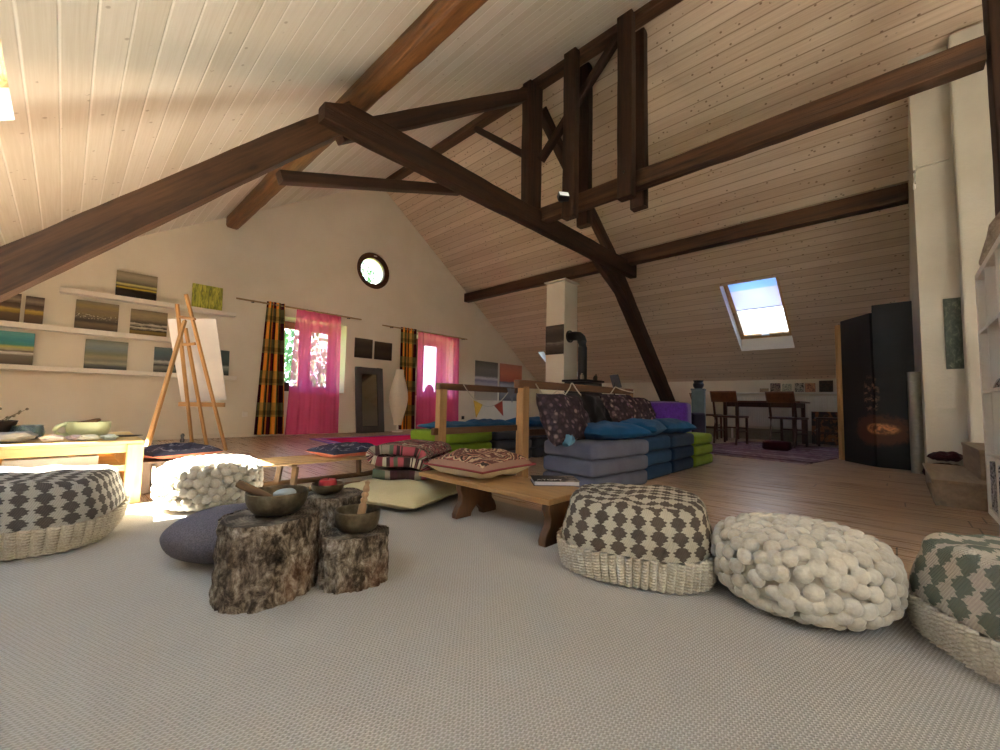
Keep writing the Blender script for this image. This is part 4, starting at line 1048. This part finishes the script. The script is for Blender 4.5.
for i, (x, y, a, b, c, col, lab) in enumerate(ston):
    chunk('pebble', lab, (x, y, .3592), (a, b, c), i*3+1, plain('pebble_%d' % i, col, .6, var=.06), rnd.uniform(-.3, .3), 'stone')
    bpy.context.scene.collection.objects[-1]['group'] = 'pebbles on the pallet table'
chunk('driftstone', 'long grey stone slab at the left end of the pallet table', (-.205, 3.36, .3592), (.13, .05, .03), 31, plain('grey_slate', '#a8a5a3', .7), R(12), 'stone', -.03)
m_gl = M('blue_jar_glass', lambda nm: (lambda m: (m.set(Base_Color='#a9c4d4', Roughness=.08), m.b.inputs['Transmission Weight'].__setattr__('default_value', .85), m)[-1])(Mt(nm)))
o = link('glass_bowl', MB().lathe([(.04, 0), (.06, .01), (.07, .04), (.06, .075), (.064, .08), (.056, .076), (.062, .04), (.05, .014), (0, .01)], 32), m_gl); tag(o, 'bluish glass bowl behind the grey stone slab', 'bowl', loc=(-.13, 3.56, .3595))
t = thing('potted_plant', 'dark pot with dry twigs at the left end of the pallet table', 'plant', (-.27, 3.62, .3595))
link('pot', MB().lathe([(.07, 0), (.085, .05), (.1, .105), (.092, .105), (.08, .06), (0, .05)], 28), plain('dark_pot', '#33241c', .7), t)
tw = MB(); rr = random.Random(5)
for k in range(14):
    a = rr.uniform(0, 6.28); l = rr.uniform(.05, .13); p0 = Vector((.02*math.cos(a), .02*math.sin(a), .05)); p2 = p0+Vector((math.cos(a)*l*.9, math.sin(a)*l*.9, l*.75+.03)); tw.tube([p0, (p0+p2)/2+Vector((0, 0, .02)), p2], [.0025, .002, .001], 5)
    tw.ball(tuple(p2), .008, 1)
link('twigs', tw, plain('dry_twigs', '#7d765f', .9), t)

# ------------------------------------------------------------------ railing with bunting
m_rail = wood('railing_oak', '#4b3323', '#765338', 0, .6, 10, .1); m_post = wood('railing_post', '#8a6642', '#b58c5c', 2, .6, 9, .12)
t = thing('railing', 'low wooden railing before the green mattress stack, hung with flags', 'railing', (1.95, 2.46, 0), R(2))
link('post', MB().box((0, 0, .36), (.07, .05, .72)), m_post, t, bev=.004)
link('top_rail', MB().box((.46, 0, .735), (1.0, .05, .05)), m_rail, t, bev=.004); link('middle_rail', MB().box((.43, -.0, .40), (1.02, .03, .05)), m_rail, t, bev=.004)
link('post', MB().box((.94, 0, .355), (.05, .05, .71)), m_post, t, bev=.004)
t2 = thing('railing', 'low wooden railing behind the flowered bolsters', 'railing', (2.38, 2.02, 0), 0)
link('post', MB().box((0, 0, .375), (.075, .055, .75)), m_post, t2, bev=.004); link('post', MB().box((1.72, 0, .375), (.075, .055, .75)), m_post, t2, bev=.004)
link('top_rail', MB().box((.84, 0, .765), (1.84, .055, .06)), m_rail, t2, bev=.004); link('middle_rail', MB().box((.86, 0, .40), (1.64, .03, .05)), m_rail, t2, bev=.004)
t = thing('bunting', 'string of triangular flags hanging from the front railing', 'bunting', (1.95, 2.43, 0), R(2))
m_str = fabric('white_cord', '#d9d2c2')
def cat(p, q, sag, n=14): return [Vector(p).lerp(Vector(q), i/n)-Vector((0, 0, sag*4*(i/n)*(1-i/n))) for i in range(n+1)]
pts = cat((.19, -.005, .757), (.76, -.005, .75), .165); st_ = link('string', MB().tube(pts, .004, 6), m_str, t)
for k, (i, c, nm) in enumerate(((4, '#c6a544', 'yellow flag'), (10, '#b04a3c', 'red flag'), (14, '#8d8a90', 'grey flag'))):
    p = pts[i]; dz = .0
    mb = MB().prism([(-.055, 0), (.055, 0), (.02, -.125)], .004, T=Matrix.Translation(p+Vector((0, -.004, 0))) @ Matrix.Rotation(R(18 if i < 7 else -22 if i < 12 else 0), 4, 'Y'))
    f = link('flag', mb, fabric('flag_%d' % k, c, scale=200), st_); f['label'] = nm
t = thing('cord', 'white cord looped over the railing behind the bolsters', 'cord', (2.36, 1.985, 0))
link('loop', MB().tube(cat((.12, 0, .77), (.58, 0, .76), .12)+[Vector((.6, -.002, .80))]+cat((.62, 0, .80), (1.35, 0, .79), .16)+cat((1.37, 0, .8), (1.8, 0, .76), .01), .0055, 6), m_str, t)
o = link('cord_knot', MB().tube([(.28, 0, .66), (.34, -.006, .70), (.40, 0, .73), (.43, -.008, .70), (.38, -.01, .68), (.42, 0, .66), (.5, 0, .72)], .006, 6), m_str, t)

# ------------------------------------------------------------------ folding mattress stacks and cushions
def stack(lab, loc, w, d, n, ph, mat, rz=0, group=None, seed=0):
    t = thing('folded_mattress', lab, 'mattress', loc, rz, group)
    for k in range(n):
        link('pad', MB().rbox((rnd.uniform(-.006, .006), rnd.uniform(-.006, .006), ph*(k+.5)), (w, d, ph-.002), .032, 12, puff=.006), mat, t)
    return t
F = lambda n, a, b=None: fabric(n, a, b, 420, bump=.3)
m_green, m_grey, m_blue, m_dblue, m_dgrey = F('lime_fabric', '#7e9a2c', '#6a8522'), F('blue_grey_fabric', '#6a6d80', '#54576a'), F('navy_fabric', '#24486e', '#1b3858'), F('dark_navy_fabric', '#1d3554', '#152843'), F('dark_grey_fabric', '#4c4d55', '#3b3c44')
gs = 'folded mattress stacks'
stack('green folded mattress stack behind the railing with flags', (2.77, 3.31, 0), .60, .62, 3, .112, m_green, 0, gs)
stack('dark grey folded mattress stack next to the green one behind the flags', (3.40, 3.30, 0), .60, .62, 3, .112, m_dgrey, 0, gs)
stack('blue grey folded mattress stack beside the low bench, nearest of its row', (2.88, 1.69, 0), .76, .46, 3, .118, m_grey, R(-5), gs)
stack('blue folded mattress stack, second in the row from the bench', (3.58, 1.74, 0), .58, .50, 3, .118, m_blue, 0, gs)
stack('dark blue folded mattress stack, third in the row from the bench', (4.17, 1.74, 0), .56, .50, 3, .118, m_dblue, 0, gs)
stack('green folded mattress stack at the far end of the row', (4.76, 1.74, 0), .58, .50, 3, .11, m_green, 0, gs)
m_teal = F('petrol_blue_cotton', '#155382', '#0f3c62')
def pill(lab, loc, w, d, h, mat, rz=0, seed=0, tilt=(0, 0), name='cushion', group=None):
    o = link(name, MB().cushion(w, d, h, seed=seed, wr=.022, flat=.3, n=28, pinch=.05), mat); tag(o, lab, 'cushion', group, loc=loc); o.rotation_euler = (tilt[0], tilt[1], rz); return o
gc = 'petrol blue cushions on the mattress stacks'
pill('petrol blue cushion on the blue grey stack beside the bench', (2.96, 1.65, .357), .56, .44, .15, m_teal, R(-16), 1, group=gc)
pill('petrol blue cushion on the blue stack, second of the row', (3.57, 1.70, .357), .48, .46, .17, m_teal, R(12), 2, group=gc)
pill('petrol blue cushion on the dark blue stack, third of the row', (4.18, 1.70, .357), .46, .46, .16, m_teal, R(-14), 3, group=gc)
pill('petrol blue cushion on the green stack behind the railing', (2.76, 3.30, .339), .54, .5, .09, m_teal, R(6), 4, group=gc)
pill('petrol blue cushion at the left on the dark grey stack behind the flags', (3.27, 3.28, .339), .40, .5, .11, m_teal, R(-4), 5, group=gc)
stack('grey folded mattress stack at the far right behind the flags', (4.04, 3.30, 0), .58, .62, 3, .112, m_dgrey, 0, gs)
pill('petrol blue cushion on the rearmost grey stack behind the flags', (4.0, 3.28, .339), .5, .5, .13, m_teal, R(3), 6, group=gc)
def floral(nm):
    m = Mt(nm, .95, spec=.1); v = m.vor(m.tc(), 30, 'F1', 1); d = m.vor(m.tc(), 30); n = m.noise(m.tc(), 24, 4)
    c = m.ramp(m.sep(v)[0], [(0, '#2c2430'), (.3, '#3c3038'), (.5, '#6d5a62'), (.62, '#39303c'), (.75, '#8d7a78'), (.86, '#4a3a44'), (.95, '#7a5a72')], 'CONSTANT')
    c = m.mix(m.ramp(d, [(.3, (0, 0, 0)), (.55, (.8, .8, .8))]), c, '#241d24'); m.set(Base_Color=m.mix(m.ma('MULTIPLY', n, .3), c, '#5c4c4a')); return m
m_flo = M('dark_floral_print', floral)
def bolster(lab, loc, w, h, th, rz=0, lean=70, seed=0, mat=None, cat='cushion', name='cushion'):
    o = link(name, MB().cushion(w, h, th, seed=seed, wr=.03, n=26, pinch=.07), mat or m_flo); tag(o, lab, cat, loc=loc)
    o.rotation_euler = (R(lean), 0, rz); return o
def leaning(lab, x, z, w, h, th, mat, seed, rz=0, y=1.955, lean=66):
    # a pillow standing on z and leaning back (+y) against the railing: its local centre plane tilts by lean
    o = link('cushion', MB().cushion(w, h, th, seed=seed, wr=.03, n=26, pinch=.07, T=Matrix.Translation((0, 0, -th/2))), mat)
    c, s_ = math.cos(R(lean)), math.sin(R(lean))
    o.rotation_euler = (R(lean), 0, rz); o.location = (x, y-th*.45-h*c/2*.9, z+h*s_/2*.97)
    return tag(o, lab, 'cushion')
leaning('large dark flowered cushion leaning on the railing above the blue grey stack', 2.63, .335, .60, .40, .20, m_flo, 1, R(6), y=1.97)
leaning('black cushion squeezed between the two flowered ones', 3.16, .40, .34, .34, .12, F('black_cushion', '#1f1b1d'), 2, R(8), y=1.97)
leaning('second dark flowered cushion leaning on the railing behind blue cushions', 3.56, .40, .50, .36, .17, m_flo, 3, R(-4), y=1.97)
leaning('third flowered cushion at the far end of the railing', 4.02, .40, .40, .34, .15, m_flo, 4, R(4), y=1.97)
pill('small light blue cushion tucked into the left end of the flowered bolster', (2.47, 1.72, .357), .15, .12, .09, F('sky_cotton', '#5d8aa8'), R(20), 7, tilt=(R(50), 0))
pill('small rust coloured cushion behind the first blue cushion', (3.22, 1.86, .38), .3, .14, .1, F('rust_cotton', '#8a4a30'), R(4), 8)

# purple armchair, plinth, music stand
t = thing('armchair', 'purple velvet armchair standing by the foot of the right strut', 'armchair', (6.1, 2.38, 0), R(-2))
m_pur = fabric('purple_velvet', '#5c2ba6', '#42197c', 60, .8, .3, 12, .5); m_purd = fabric('dark_plum', '#2a1838', '#1d1028')
link('backrest', MB().rbox((-.24, 0, .395), (.2, .74, .56), .05, 10, puff=.012), m_pur, t); link('seat', MB().rbox((.12, 0, .27), (.5, .52, .28), .05, 8), m_pur, t)
for s in (-1, 1): link('arm', MB().rbox((.12, s*.32, .34), (.5, .11, .4), .04, 8), m_purd, t)
link('back_trim', MB().rbox((-.2, .05, .685), (.1, .5, .02), .008, 4), m_purd, t)
for a in (-1, 1):
    for b in (-1, 1): link('leg', MB().cyl((a*.24, b*.24, 0), (a*.24, b*.24, .13), .02, n=8), m_black, t)
t = thing('plinth', 'slim grey blue plinth behind the purple armchair', 'plinth', (7.7, 2.5, 0), R(10))
link('column', MB().box((0, 0, .455), (.2, .2, .91)), plain('grey_blue_paint', '#5f7078', .7, var=.15, scale=8), t, bev=.005); link('top_slab', MB().box((0, 0, .925), (.22, .22, .03)), plain('grey_blue_paint', ''), t, bev=.004)
o = link('black_pot', MB().lathe([(.06, 0), (.085, .04), (.09, .08), (.07, .11), (.085, .145), (.075, .145), (.06, .11), (.0, .03)], 24), m_black); tag(o, 'black pot standing on the grey blue plinth', 'pot', loc=(7.7, 2.5, .941))
t = thing('music_stand', 'grey tilted music stand desk beyond the railing', 'music stand', (5.55, 2.95, 0), R(60))
link('desk', MB().box((0, 0, 0), (.22, .012, .2), T=Matrix.Translation((0, 0, .97)) @ Matrix.Rotation(R(-18), 4, 'X')), plain('grey_metal_sheet', '#55565a', .5), t, bev=.002)
link('pole', MB().cyl((0, .02, .02), (0, .02, .95), .012, n=10), m_black, t)
for k in range(3): a = k*2*PI/3; link('leg', MB().bar((0, .02, .2), (.25*math.cos(a), .02+.25*math.sin(a), .012), .015, .015), m_black, t)

# ------------------------------------------------------------------ dining corner
m_ch = wood('dark_chair_wood', '#2c170e', '#5b3320', 2, .4, 12, .12, False); m_chb = wood('chair_back_wood', '#4e2a16', '#84502c', 0, .35, 12, .12, False)
t0 = thing('dining_chair', 'dark wooden chair with curved back board, left of the pair facing the table', 'chair', (7.85, 2.03, .013), R(-8), 'dining chairs')
link('seat', MB().rbox((0, 0, .43), (.40, .40, .035), .015, 8), m_ch, t0)
for y in (-.17, .17):
    link('leg', MB().bar((.17, y, 0), (.165, y, .415), .032, .032), m_ch, t0, bev=.004)
    link('leg', MB().tube([(-.235, y*.97, 0), (-.18, y, .25), (-.175, y, .45), (-.21, y*1.02, .65), (-.26, y*1.02, .83)], [.016, .019, .019, .017, .014], 8), m_ch, t0)
    link('stretcher', MB().bar((.165, y, .2), (-.185, y, .2), .018, .02), m_ch, t0)
def bk(u, v):
    a = (u-.5)*2; return (-.232-.03*(1-a*a)-.05*v, a*.195, .66+.17*v)
link('backrest', MB().grid(bk, 14, 4), m_chb, t0, solid=.016)
link('stretcher', MB().bar((.165, -.17, .25), (.165, .17, .25), .018, .02), m_ch, t0)
[ (setattr(o_c, 'scale', (1.06, 1.06, 1.06))) for o_c in (t0,) ]
dup(t0, 'dark wooden chair with curved back board, right of the pair facing the table', (8.15, 1.26, .013), R(-14))
dup(t0, 'dining chair with paler back at the right end of the table', (8.85, .78, .013), R(100))
dup(t0, 'dining chair half hidden at the left end of the table', (8.78, 2.66, .013), R(-86))
t = thing('dining_table', 'dark wooden dining table by the low wall', 'table', (8.70, 1.72, .0), R(-4))
link('table_top', MB().box((0, 0, .735), (.74, 1.25, .03)), wood('dining_top', '#4b2c1a', '#7a4e2f', 1, .3, 10, .12), t, bev=.006)
ap2 = MB()
for s in (-1, 1): ap2.box((s*.31, 0, .68), (.02, 1.05, .08)); ap2.box((0, s*.54, .68), (.6, .02, .08))
link('apron', ap2, m_ch, t)
for a in (-1, 1):
    for b in (-1, 1): link('leg', MB().bar((a*.31, b*.53, .013), (a*.31, b*.53, .72), .055, .055), m_ch, t, bev=.004)
# ledge, radiator, pictures
o = link('wall_ledge', MB().box((0, 0, 0), (.16, 2.5, .03)), m_white, bev=.004); tag(o, 'long white ledge over the radiator carrying six small pictures', 'shelf', loc=(XK-.085, 1.62, .918))
t = thing('radiator', 'long white panel radiator behind the dining table', 'radiator', (XK-.09, 1.62, .25))
def corr(u, v): return (-.02*(1 if math.sin(u*2*PI*52) > 0 else .35)-.03, (u-.5)*1.9, v*.56+.02)
link('panel', MB().grid(corr, 416, 1), m_white, t, smooth=False); link('back_panel', MB().box((.0, 0, .3), (.05, 1.9, .58)), m_white, t, bev=.004); [link('foot', MB().box((0, a_, -.12), (.04, .03, .26)), m_white, t) for a_ in (-.8, .8)]; link('grille', MB().box((-.015, 0, .605), (.085, 1.92, .02)), m_white, t, bev=.003)
pics = [(1.85, .15, .075, ['#8d7a5c', '#a89272', '#6e5f4a'], 'smallest tan picture, leftmost on the ledge'), (1.665, .165, .175, ['#3d2a22', '#b09a8a', '#5a3a30'], 'brown portrait picture on the ledge beside the tan one'), (1.48, .15, .16, ['#7d8a7c', '#c9c8b8', '#3f4a44'], 'grey green picture, third from the left on the ledge'), (1.285, .14, .17, ['#1f1c1a', '#d0cabc', '#3a3430'], 'black and white picture in the middle of the ledge'), (1.12, .155, .165, ['#6d3a22', '#c08a64', '#4a2a1c'], 'orange brown picture on the ledge, second from right'), (.89, .2, .21, ['#2a201c', '#4d3a30', '#1d1715'], 'dark square picture at the right end of the ledge')]
for i, (y, w_, h_, cs, lab) in enumerate(pics):
    def pm(nm, cs=cs, i=i):
        m = Mt(nm, .5); n = m.noise(m.map(m.tc('Generated'), (1, 1.6, 1.6), (i*3, i, 0)), 2.6, 3, .5, .8); m.set(Base_Color=m.ramp(n, [(.4, cs[0]), (.52, cs[1]), (.62, cs[2])])); return m
    cvx('painting', lab, XK-.05, y-w_/2, y+w_/2, .9345, .9345+h_, M('ledge_print_%d' % i, pm), .02, R(8))
def figp(nm):
    m = Mt(nm, .5); G = m.tc('Generated'); n = m.noise(m.map(G, (1, 2, 2)), 1.8, 3, .5, 1.2); m.set(Base_Color=m.ramp(n, [(.38, '#171412'), (.5, '#3d2a1c'), (.58, '#a8693a'), (.66, '#5a3a24'), (.75, '#c9b9a0')])); return m
cvx('painting', 'dark picture with orange figure leaning on the floor under the ledge', XK-.20, .62, 1.1, .001, .58, M('orange_figure_print', figp), .025, R(5))
t = thing('floor_cushion', 'small maroon block cushion lying on the plum rag rug', 'cushion', (7.28, 1.28, .0135))
m_mar = fabric('maroon_velvet', '#4a1322', '#350c18'); mc_ = link('cover', MB().rbox((0, 0, .066), (.2, .34, .13), .035, 10, puff=.006), m_mar, t); link('handle', MB().tube([(-.1, -.05, .08), (-.112, -.03, .085), (-.112, .03, .085), (-.1, .05, .08)], .006, 6), m_mar, mc_)

# ------------------------------------------------------------------ black panels with the copper fire pot
def firep(nm, cx, sx):
    def f(n_):
        m = Mt(n_, .45, spec=.35); P = m.sep(m.tc()); u = m.ma('ADD', m.ma('MULTIPLY', P[0], sx), cx); z = P[2]
        n = m.noise(m.tc(), 14, 5, .65, .8); n2 = m.noise(m.tc(), 5, 3)
        base = m.ramp(n2, [(.3, '#0c0d10'), (.7, '#181a1d')])
        def ell(cu, cz, ru, rz_):
            a = m.ma('DIVIDE', m.ma('SUBTRACT', u, cu), ru); b = m.ma('DIVIDE', m.ma('SUBTRACT', z, cz), rz_)
            d = m.ma('SQRT', m.ma('ADD', m.ma('MULTIPLY', a, a), m.ma('MULTIPLY', b, b)))
            return m.n('ShaderNodeMapRange', _0=m.ma('ADD', d, m.ma('MULTIPLY', m.ma('SUBTRACT', n, .5), .9)), _1=1.0, _2=.75, _3=0, _4=1).outputs[0]
        pot = ell(0, .40, .30, .19); fire = ell(.03, .42, .16, .07); smoke = ell(-.06, .80, .09, .27)
        c = m.mix(m.ma('MULTIPLY', pot, .85), base, '#5e3a2a')
        c = m.mix(m.ma('MULTIPLY', fire, m.ramp(n, [(.45, (.1, .1, .1)), (.6, (1, 1, 1))])), c, '#f0a468')
        c = m.mix(m.ma('MULTIPLY', smoke, m.ramp(n, [(.5, (0, 0, 0)), (.62, (.9, .9, .9))])), c, '#b08a74')
        m.set(Base_Color=c); return m
    return M(nm, f)
PA, PB, PC_, PD = Vector((6.62, .45, 0)), Vector((6.225, .165, 0)), Vector((6.215, .155, 0)), Vector((6.19, -.165, 0))
def panel(lab, a, b, h, mat, th=.03, strip=False):
    L = (b-a).length; t = thing('painted_panel', lab, 'painting', (a+b)/2); t.rotation_euler = (0, 0, math.atan2((b-a).y, (b-a).x))
    link('board', MB().box((0, 0, h/2), (L, th, h)), mat, t, bev=.003)
    if strip:
        wf = link('wooden_frame', MB().box((-L/2-.03, -.02, h*.49), (.055, .05, h*.97)), m_pineZ, t, bev=.003)
        for z in (.3, .95, 1.5): link('hinge', MB().box((-L/2-.02, .012, z), (.03, .02, .05)), m_black, wf)
    return t
panel('tall black painted panel with wooden edge, left half of the fire picture', PA, PB, 1.72, firep('fire_left', -.25, 1), strip=True)
panel('tall black painted panel, right half of the fire picture beside the white wall', PC_, PD, 1.80, firep('fire_right', .14, 1))
o = link('metal_tube', MB().lathe([(.0, 0), (.06, 0), (.06, 1.02), (.054, 1.02), (.054, .9), (0, .9)], 28), plain('brushed_grey_metal', '#8f9088', .35, .7)); tag(o, 'tall grey metal tube between black panel and white wall', 'tube', loc=(6.02, -.235+.03, .001))
o.location = (5.98, -.16, .001)
pill('dark burgundy cushion heaped behind the wooden steps', (5.385, -.31, .0), .24, .24, .2, fabric('burgundy_print', '#3a1a20', '#241014', 60), R(20), 9)
pill('second burgundy cushion lying on top of the heap behind the steps', (5.385, -.31, .198), .22, .21, .08, fabric('burgundy_satin', '#4a2228', '#2c1216', 60), R(-10), 12)

# wooden steps
t = thing('wooden_steps', 'two pale wooden steps in front of the white wall', 'steps', (4.63, -.42, 0))
m_step = wood('step_oak', '#7a6856', '#a8947d', 0, .55, 8, .12)
link('lower_riser', MB().box((-.0, .235, .075), (1.2, .02, .148)).box((-.59, .0, .075), (.02, .49, .148)), m_step, t, bev=.003); link('lower_tread', MB().box((0, .11, .16), (1.22, .30, .024)), m_step, t, bev=.004)
link('upper_riser', MB().box((.1, .01, .26), (1.0, .02, .176)).box((-.39, -.12, .26), (.02, .24, .176)), m_step, t, bev=.003); link('upper_tread', MB().box((.1, -.11, .36), (1.02, .27, .024)), m_step, t, bev=.004)

# white cube shelf at the right edge
KX0, KX1, KY, KD, KH = 2.56, 4.0, -.40, .39, 1.50
t = thing('cube_shelf', 'white cube shelf cut off by the right edge', 'shelf', ((KX0+KX1)/2, KY-KD/2, 0))
W_ = KX1-KX0; sh_ = MB(); pt = .038
link('side_panel', MB().box((-W_/2+pt/2, 0, KH/2), (pt, KD, KH)), m_white, t, bev=.002); link('side_panel', MB().box((W_/2-pt/2, 0, KH/2), (pt, KD, KH)), m_white, t, bev=.002)
link('top_panel', MB().box((0, 0, KH-pt/2), (W_-2*pt, KD, pt)), m_white, t, bev=.002); link('bottom_panel', MB().box((0, 0, pt/2), (W_-2*pt, KD, pt)), m_white, t, bev=.002)
for k in range(1, 4): link('shelf_board', MB().box((0, 0, KH*k/4), (W_-2*pt, KD-.004, .018)), m_white, t); link('divider', MB().box((-W_/2+W_*k/4, 0, KH/2), (.018, KD-.002, KH-2*pt)), m_white, t)
link('back_board', MB().box((0, -KD/2+.012, KH/2), (W_-2*pt, .006, KH-2*pt)), m_white, t)
def bw(nm):
    m = Mt(nm, .6); v = m.vor(m.map(m.tc('Generated'), (1, 1, 1)), 7, 'DISTANCE_TO_EDGE'); n = m.noise(m.tc('Generated'), 9, 3, .5, 2); m.set(Base_Color=m.ramp(n, [(.47, '#23232b'), (.5, '#c3c3ca')])); return m
o = link('storage_box', MB().box((0, 0, .145), (.30, .30, .285)), M('black_white_ornament', bw), bev=.004); tag(o, 'black and white ornament box in the lowest shelf compartment', 'box', loc=(3.77, KY-.158, .039))
o = link('bell', MB().lathe([(.045, 0), (.04, .02), (.028, .05), (.01, .065), (.006, .08), (0, .082)], 24), plain('polished_chrome', '#c9c9c9', .12, 1.0, .02)); tag(o, 'small shiny metal bell in the shelf compartment', 'bell', loc=(3.64, KY-.05, .76))
dw = MB().tube([(.03, 0, .075), (.0, 0, .065), (-.08, .005, .06), (-.18, .0, .075), (-.3, -.01, .11), (-.42, .0, .15), (-.6, -.02, .2)], [.022, .046, .04, .054, .046, .05, .022], 14)
for i, p in enumerate(dw.v): dw.v[i] = p+Vector((noise.noise(p*14), noise.noise(p*14+Vector((5, 0, 0))), noise.noise(p*14+Vector((0, 7, 0)))))*.014
o = link('driftwood', dw, wood('grey_driftwood', '#877c6d', '#d3c9b7', 0, .9, 24, .3)); tag(o, 'knotted grey driftwood lying on top of the white cube shelf', 'driftwood', loc=(3.95, KY-.06, KH+.012))

# ------------------------------------------------------------------ outside: hillside trees and meadow
m_leaf = M('leaf_green', lambda nm: (lambda m: (m.set(Base_Color=m.ramp(m.noise(m.tc(), 3, 3), [(.3, '#1d3a20'), (.7, '#3f6638')]), Roughness=.7), m)[-1])(Mt(nm)))
m_trunk = plain('trunk_bark', '#4b3a2b', .9)
def tree(lab, loc, h, r, seed):
    t = thing('tree', lab, 'tree', loc); rr = random.Random(seed)
    link('trunk', MB().cyl((0, 0, 0), (0, 0, h*.6), .18, .1, 10), m_trunk, t)
    mb = MB()
    for k in range(2600):
        u = Vector((rr.gauss(0, 1), rr.gauss(0, 1), rr.gauss(0, 1))).normalized()*rr.uniform(.55, 1); k2 = 1+.3*noise.noise(u*2+Vector((seed, 0, 0)))
        p = Vector((u.x*r*k2, u.y*r*k2, h*.62+u.z*h*.36*k2)); s_ = rr.uniform(.08, .17)
        q = Euler((rr.uniform(0, 6), rr.uniform(0, 6), rr.uniform(0, 6))).to_matrix().to_4x4(); q.translation = p
        mb.add([(-s_, 0, 0), (0, -s_*.6, 0), (s_, 0, 0), (0, s_*.6, 0)], [(0, 1, 2, 3)], T=q)
    link('foliage', mb, m_leaf, t, smooth=False)
for a in [('leafy tree seen through the left pane of the first window', (4.6, 14.5, -5), 8.5, 2.2, 1), ('leafy tree seen through the right pane of the first window', (9.4, 16.5, -5), 7.6, 2.2, 2), ('leafy tree outside the second window', (14.6, 14.5, -5), 8, 2.4, 3), ('tall leafy tree seen through the round window', (10.6, 22.0, -5), 15.5, 2.8, 4)]: tree(*a)
o = link('meadow', MB().box((4, 40, -5.1), (90, 60, .2)), plain('meadow_grass', '#6d8a3c', .9, scale=2)); o['kind'] = 'structure'; o.name = 'ground'

# ------------------------------------------------------------------ light
wd = bpy.data.worlds.new('sky'); bpy.context.scene.world = wd; wd.use_nodes = True; nt = wd.node_tree
bg = nt.nodes['Background']; bg.inputs[1].default_value = SKY = 3.2
geo = nt.nodes.new('ShaderNodeTexCoord'); sx = nt.nodes.new('ShaderNodeSeparateXYZ'); nt.links.new(geo.outputs['Generated'], sx.inputs[0])
rp = nt.nodes.new('ShaderNodeValToRGB'); nt.links.new(sx.outputs[2], rp.inputs[0])
rp.color_ramp.elements[0].position = 0; rp.color_ramp.elements[0].color = (.78, .88, 1, 1); rp.color_ramp.elements[1].position = .8; rp.color_ramp.elements[1].color = (.5, .7, 1, 1)
nt.links.new(rp.outputs[0], bg.inputs[0])
def light(name, kind, **k):
    l = bpy.data.lights.new(name, kind); o = bpy.data.objects.new(name, l); C.objects.link(o)
    for a, v in k.items(): setattr(l, a, v)
    return o
s = light('sun', 'SUN', energy=85, angle=R(.6), color=(1, .965, .905)); s.rotation_euler = Vector((.6, -.18, -1)).to_track_quat('-Z', 'Y').to_euler()
def portal(name, c, sx_, sy_, d):
    o = light(name, 'AREA', shape='RECTANGLE', size=sx_, size_y=sy_); o.data.cycles.is_portal = True
    o.location = c; o.rotation_euler = Vector(d).to_track_quat('-Z', 'Y').to_euler()
for a, b, c, d in (WIN1, WIN2): portal('window_portal', ((a+b)/2, YG+.7, (c+d)/2), b-a, d-c, (0, -1, 0))
for k in (SKL, SKR, SKR2, ADDED_SKL2, ADDED_SKL3, ADDED_SKL4):
    x = (k[0]+k[1])/2; sg = 1 if x > XR else -1; sl = SL if sg > 0 else SLL; n = Vector((sg*sl, 0, 1)).normalized(); c = Vector((x, (k[2]+k[3])/2, roof(x)+TH+.05))+n*.02
    o = light('skylight_portal', 'AREA', shape='RECTANGLE', size=(k[1]-k[0])*1.23, size_y=k[3]-k[2]); o.data.cycles.is_portal = True
    u = Vector((-sg, 0, sl)).normalized(); v = n.cross(u); m_ = Matrix((u, v, n)).transposed().to_4x4(); m_.translation = c; o.matrix_world = m_

# ------------------------------------------------------------------ camera
cam = bpy.data.cameras.new('camera'); co = bpy.data.objects.new('camera', cam); C.objects.link(co)
f_px = 414.0; cam.sensor_width = 36; cam.lens = 36*f_px/1000; cam.clip_start = .02
X = Vector((895-500, 411-375, f_px)).normalized(); Yv = Vector((65-500, 394-375, f_px)); Yv = (Yv-X*X.dot(Yv)).normalized(); Z = X.cross(Yv)
# rows of the world->camera rotation in (right, down, forward); Blender camera = (right, up, back)
Rm = Matrix((X, Yv, Z)).transposed()            # columns = camera coords of the world axes
right = Vector((Rm[0][0], Rm[0][1], Rm[0][2])); down = Vector((Rm[1][0], Rm[1][1], Rm[1][2])); fwd = Vector((Rm[2][0], Rm[2][1], Rm[2][2]))
mw = Matrix((right, -down, -fwd)).transposed().to_4x4(); mw.translation = (0, 0, .62); co.matrix_world = mw
sc = bpy.context.scene; sc.camera = co
sc.view_settings.view_transform = 'Standard'; sc.view_settings.look = 'None'; sc.view_settings.gamma = 1; sc.view_settings.use_curve_mapping = False
sc.view_settings.exposure = 1.32
sc.cycles.max_bounces = 10; sc.cycles.diffuse_bounces = 6; sc.cycles.transparent_max_bounces = 12
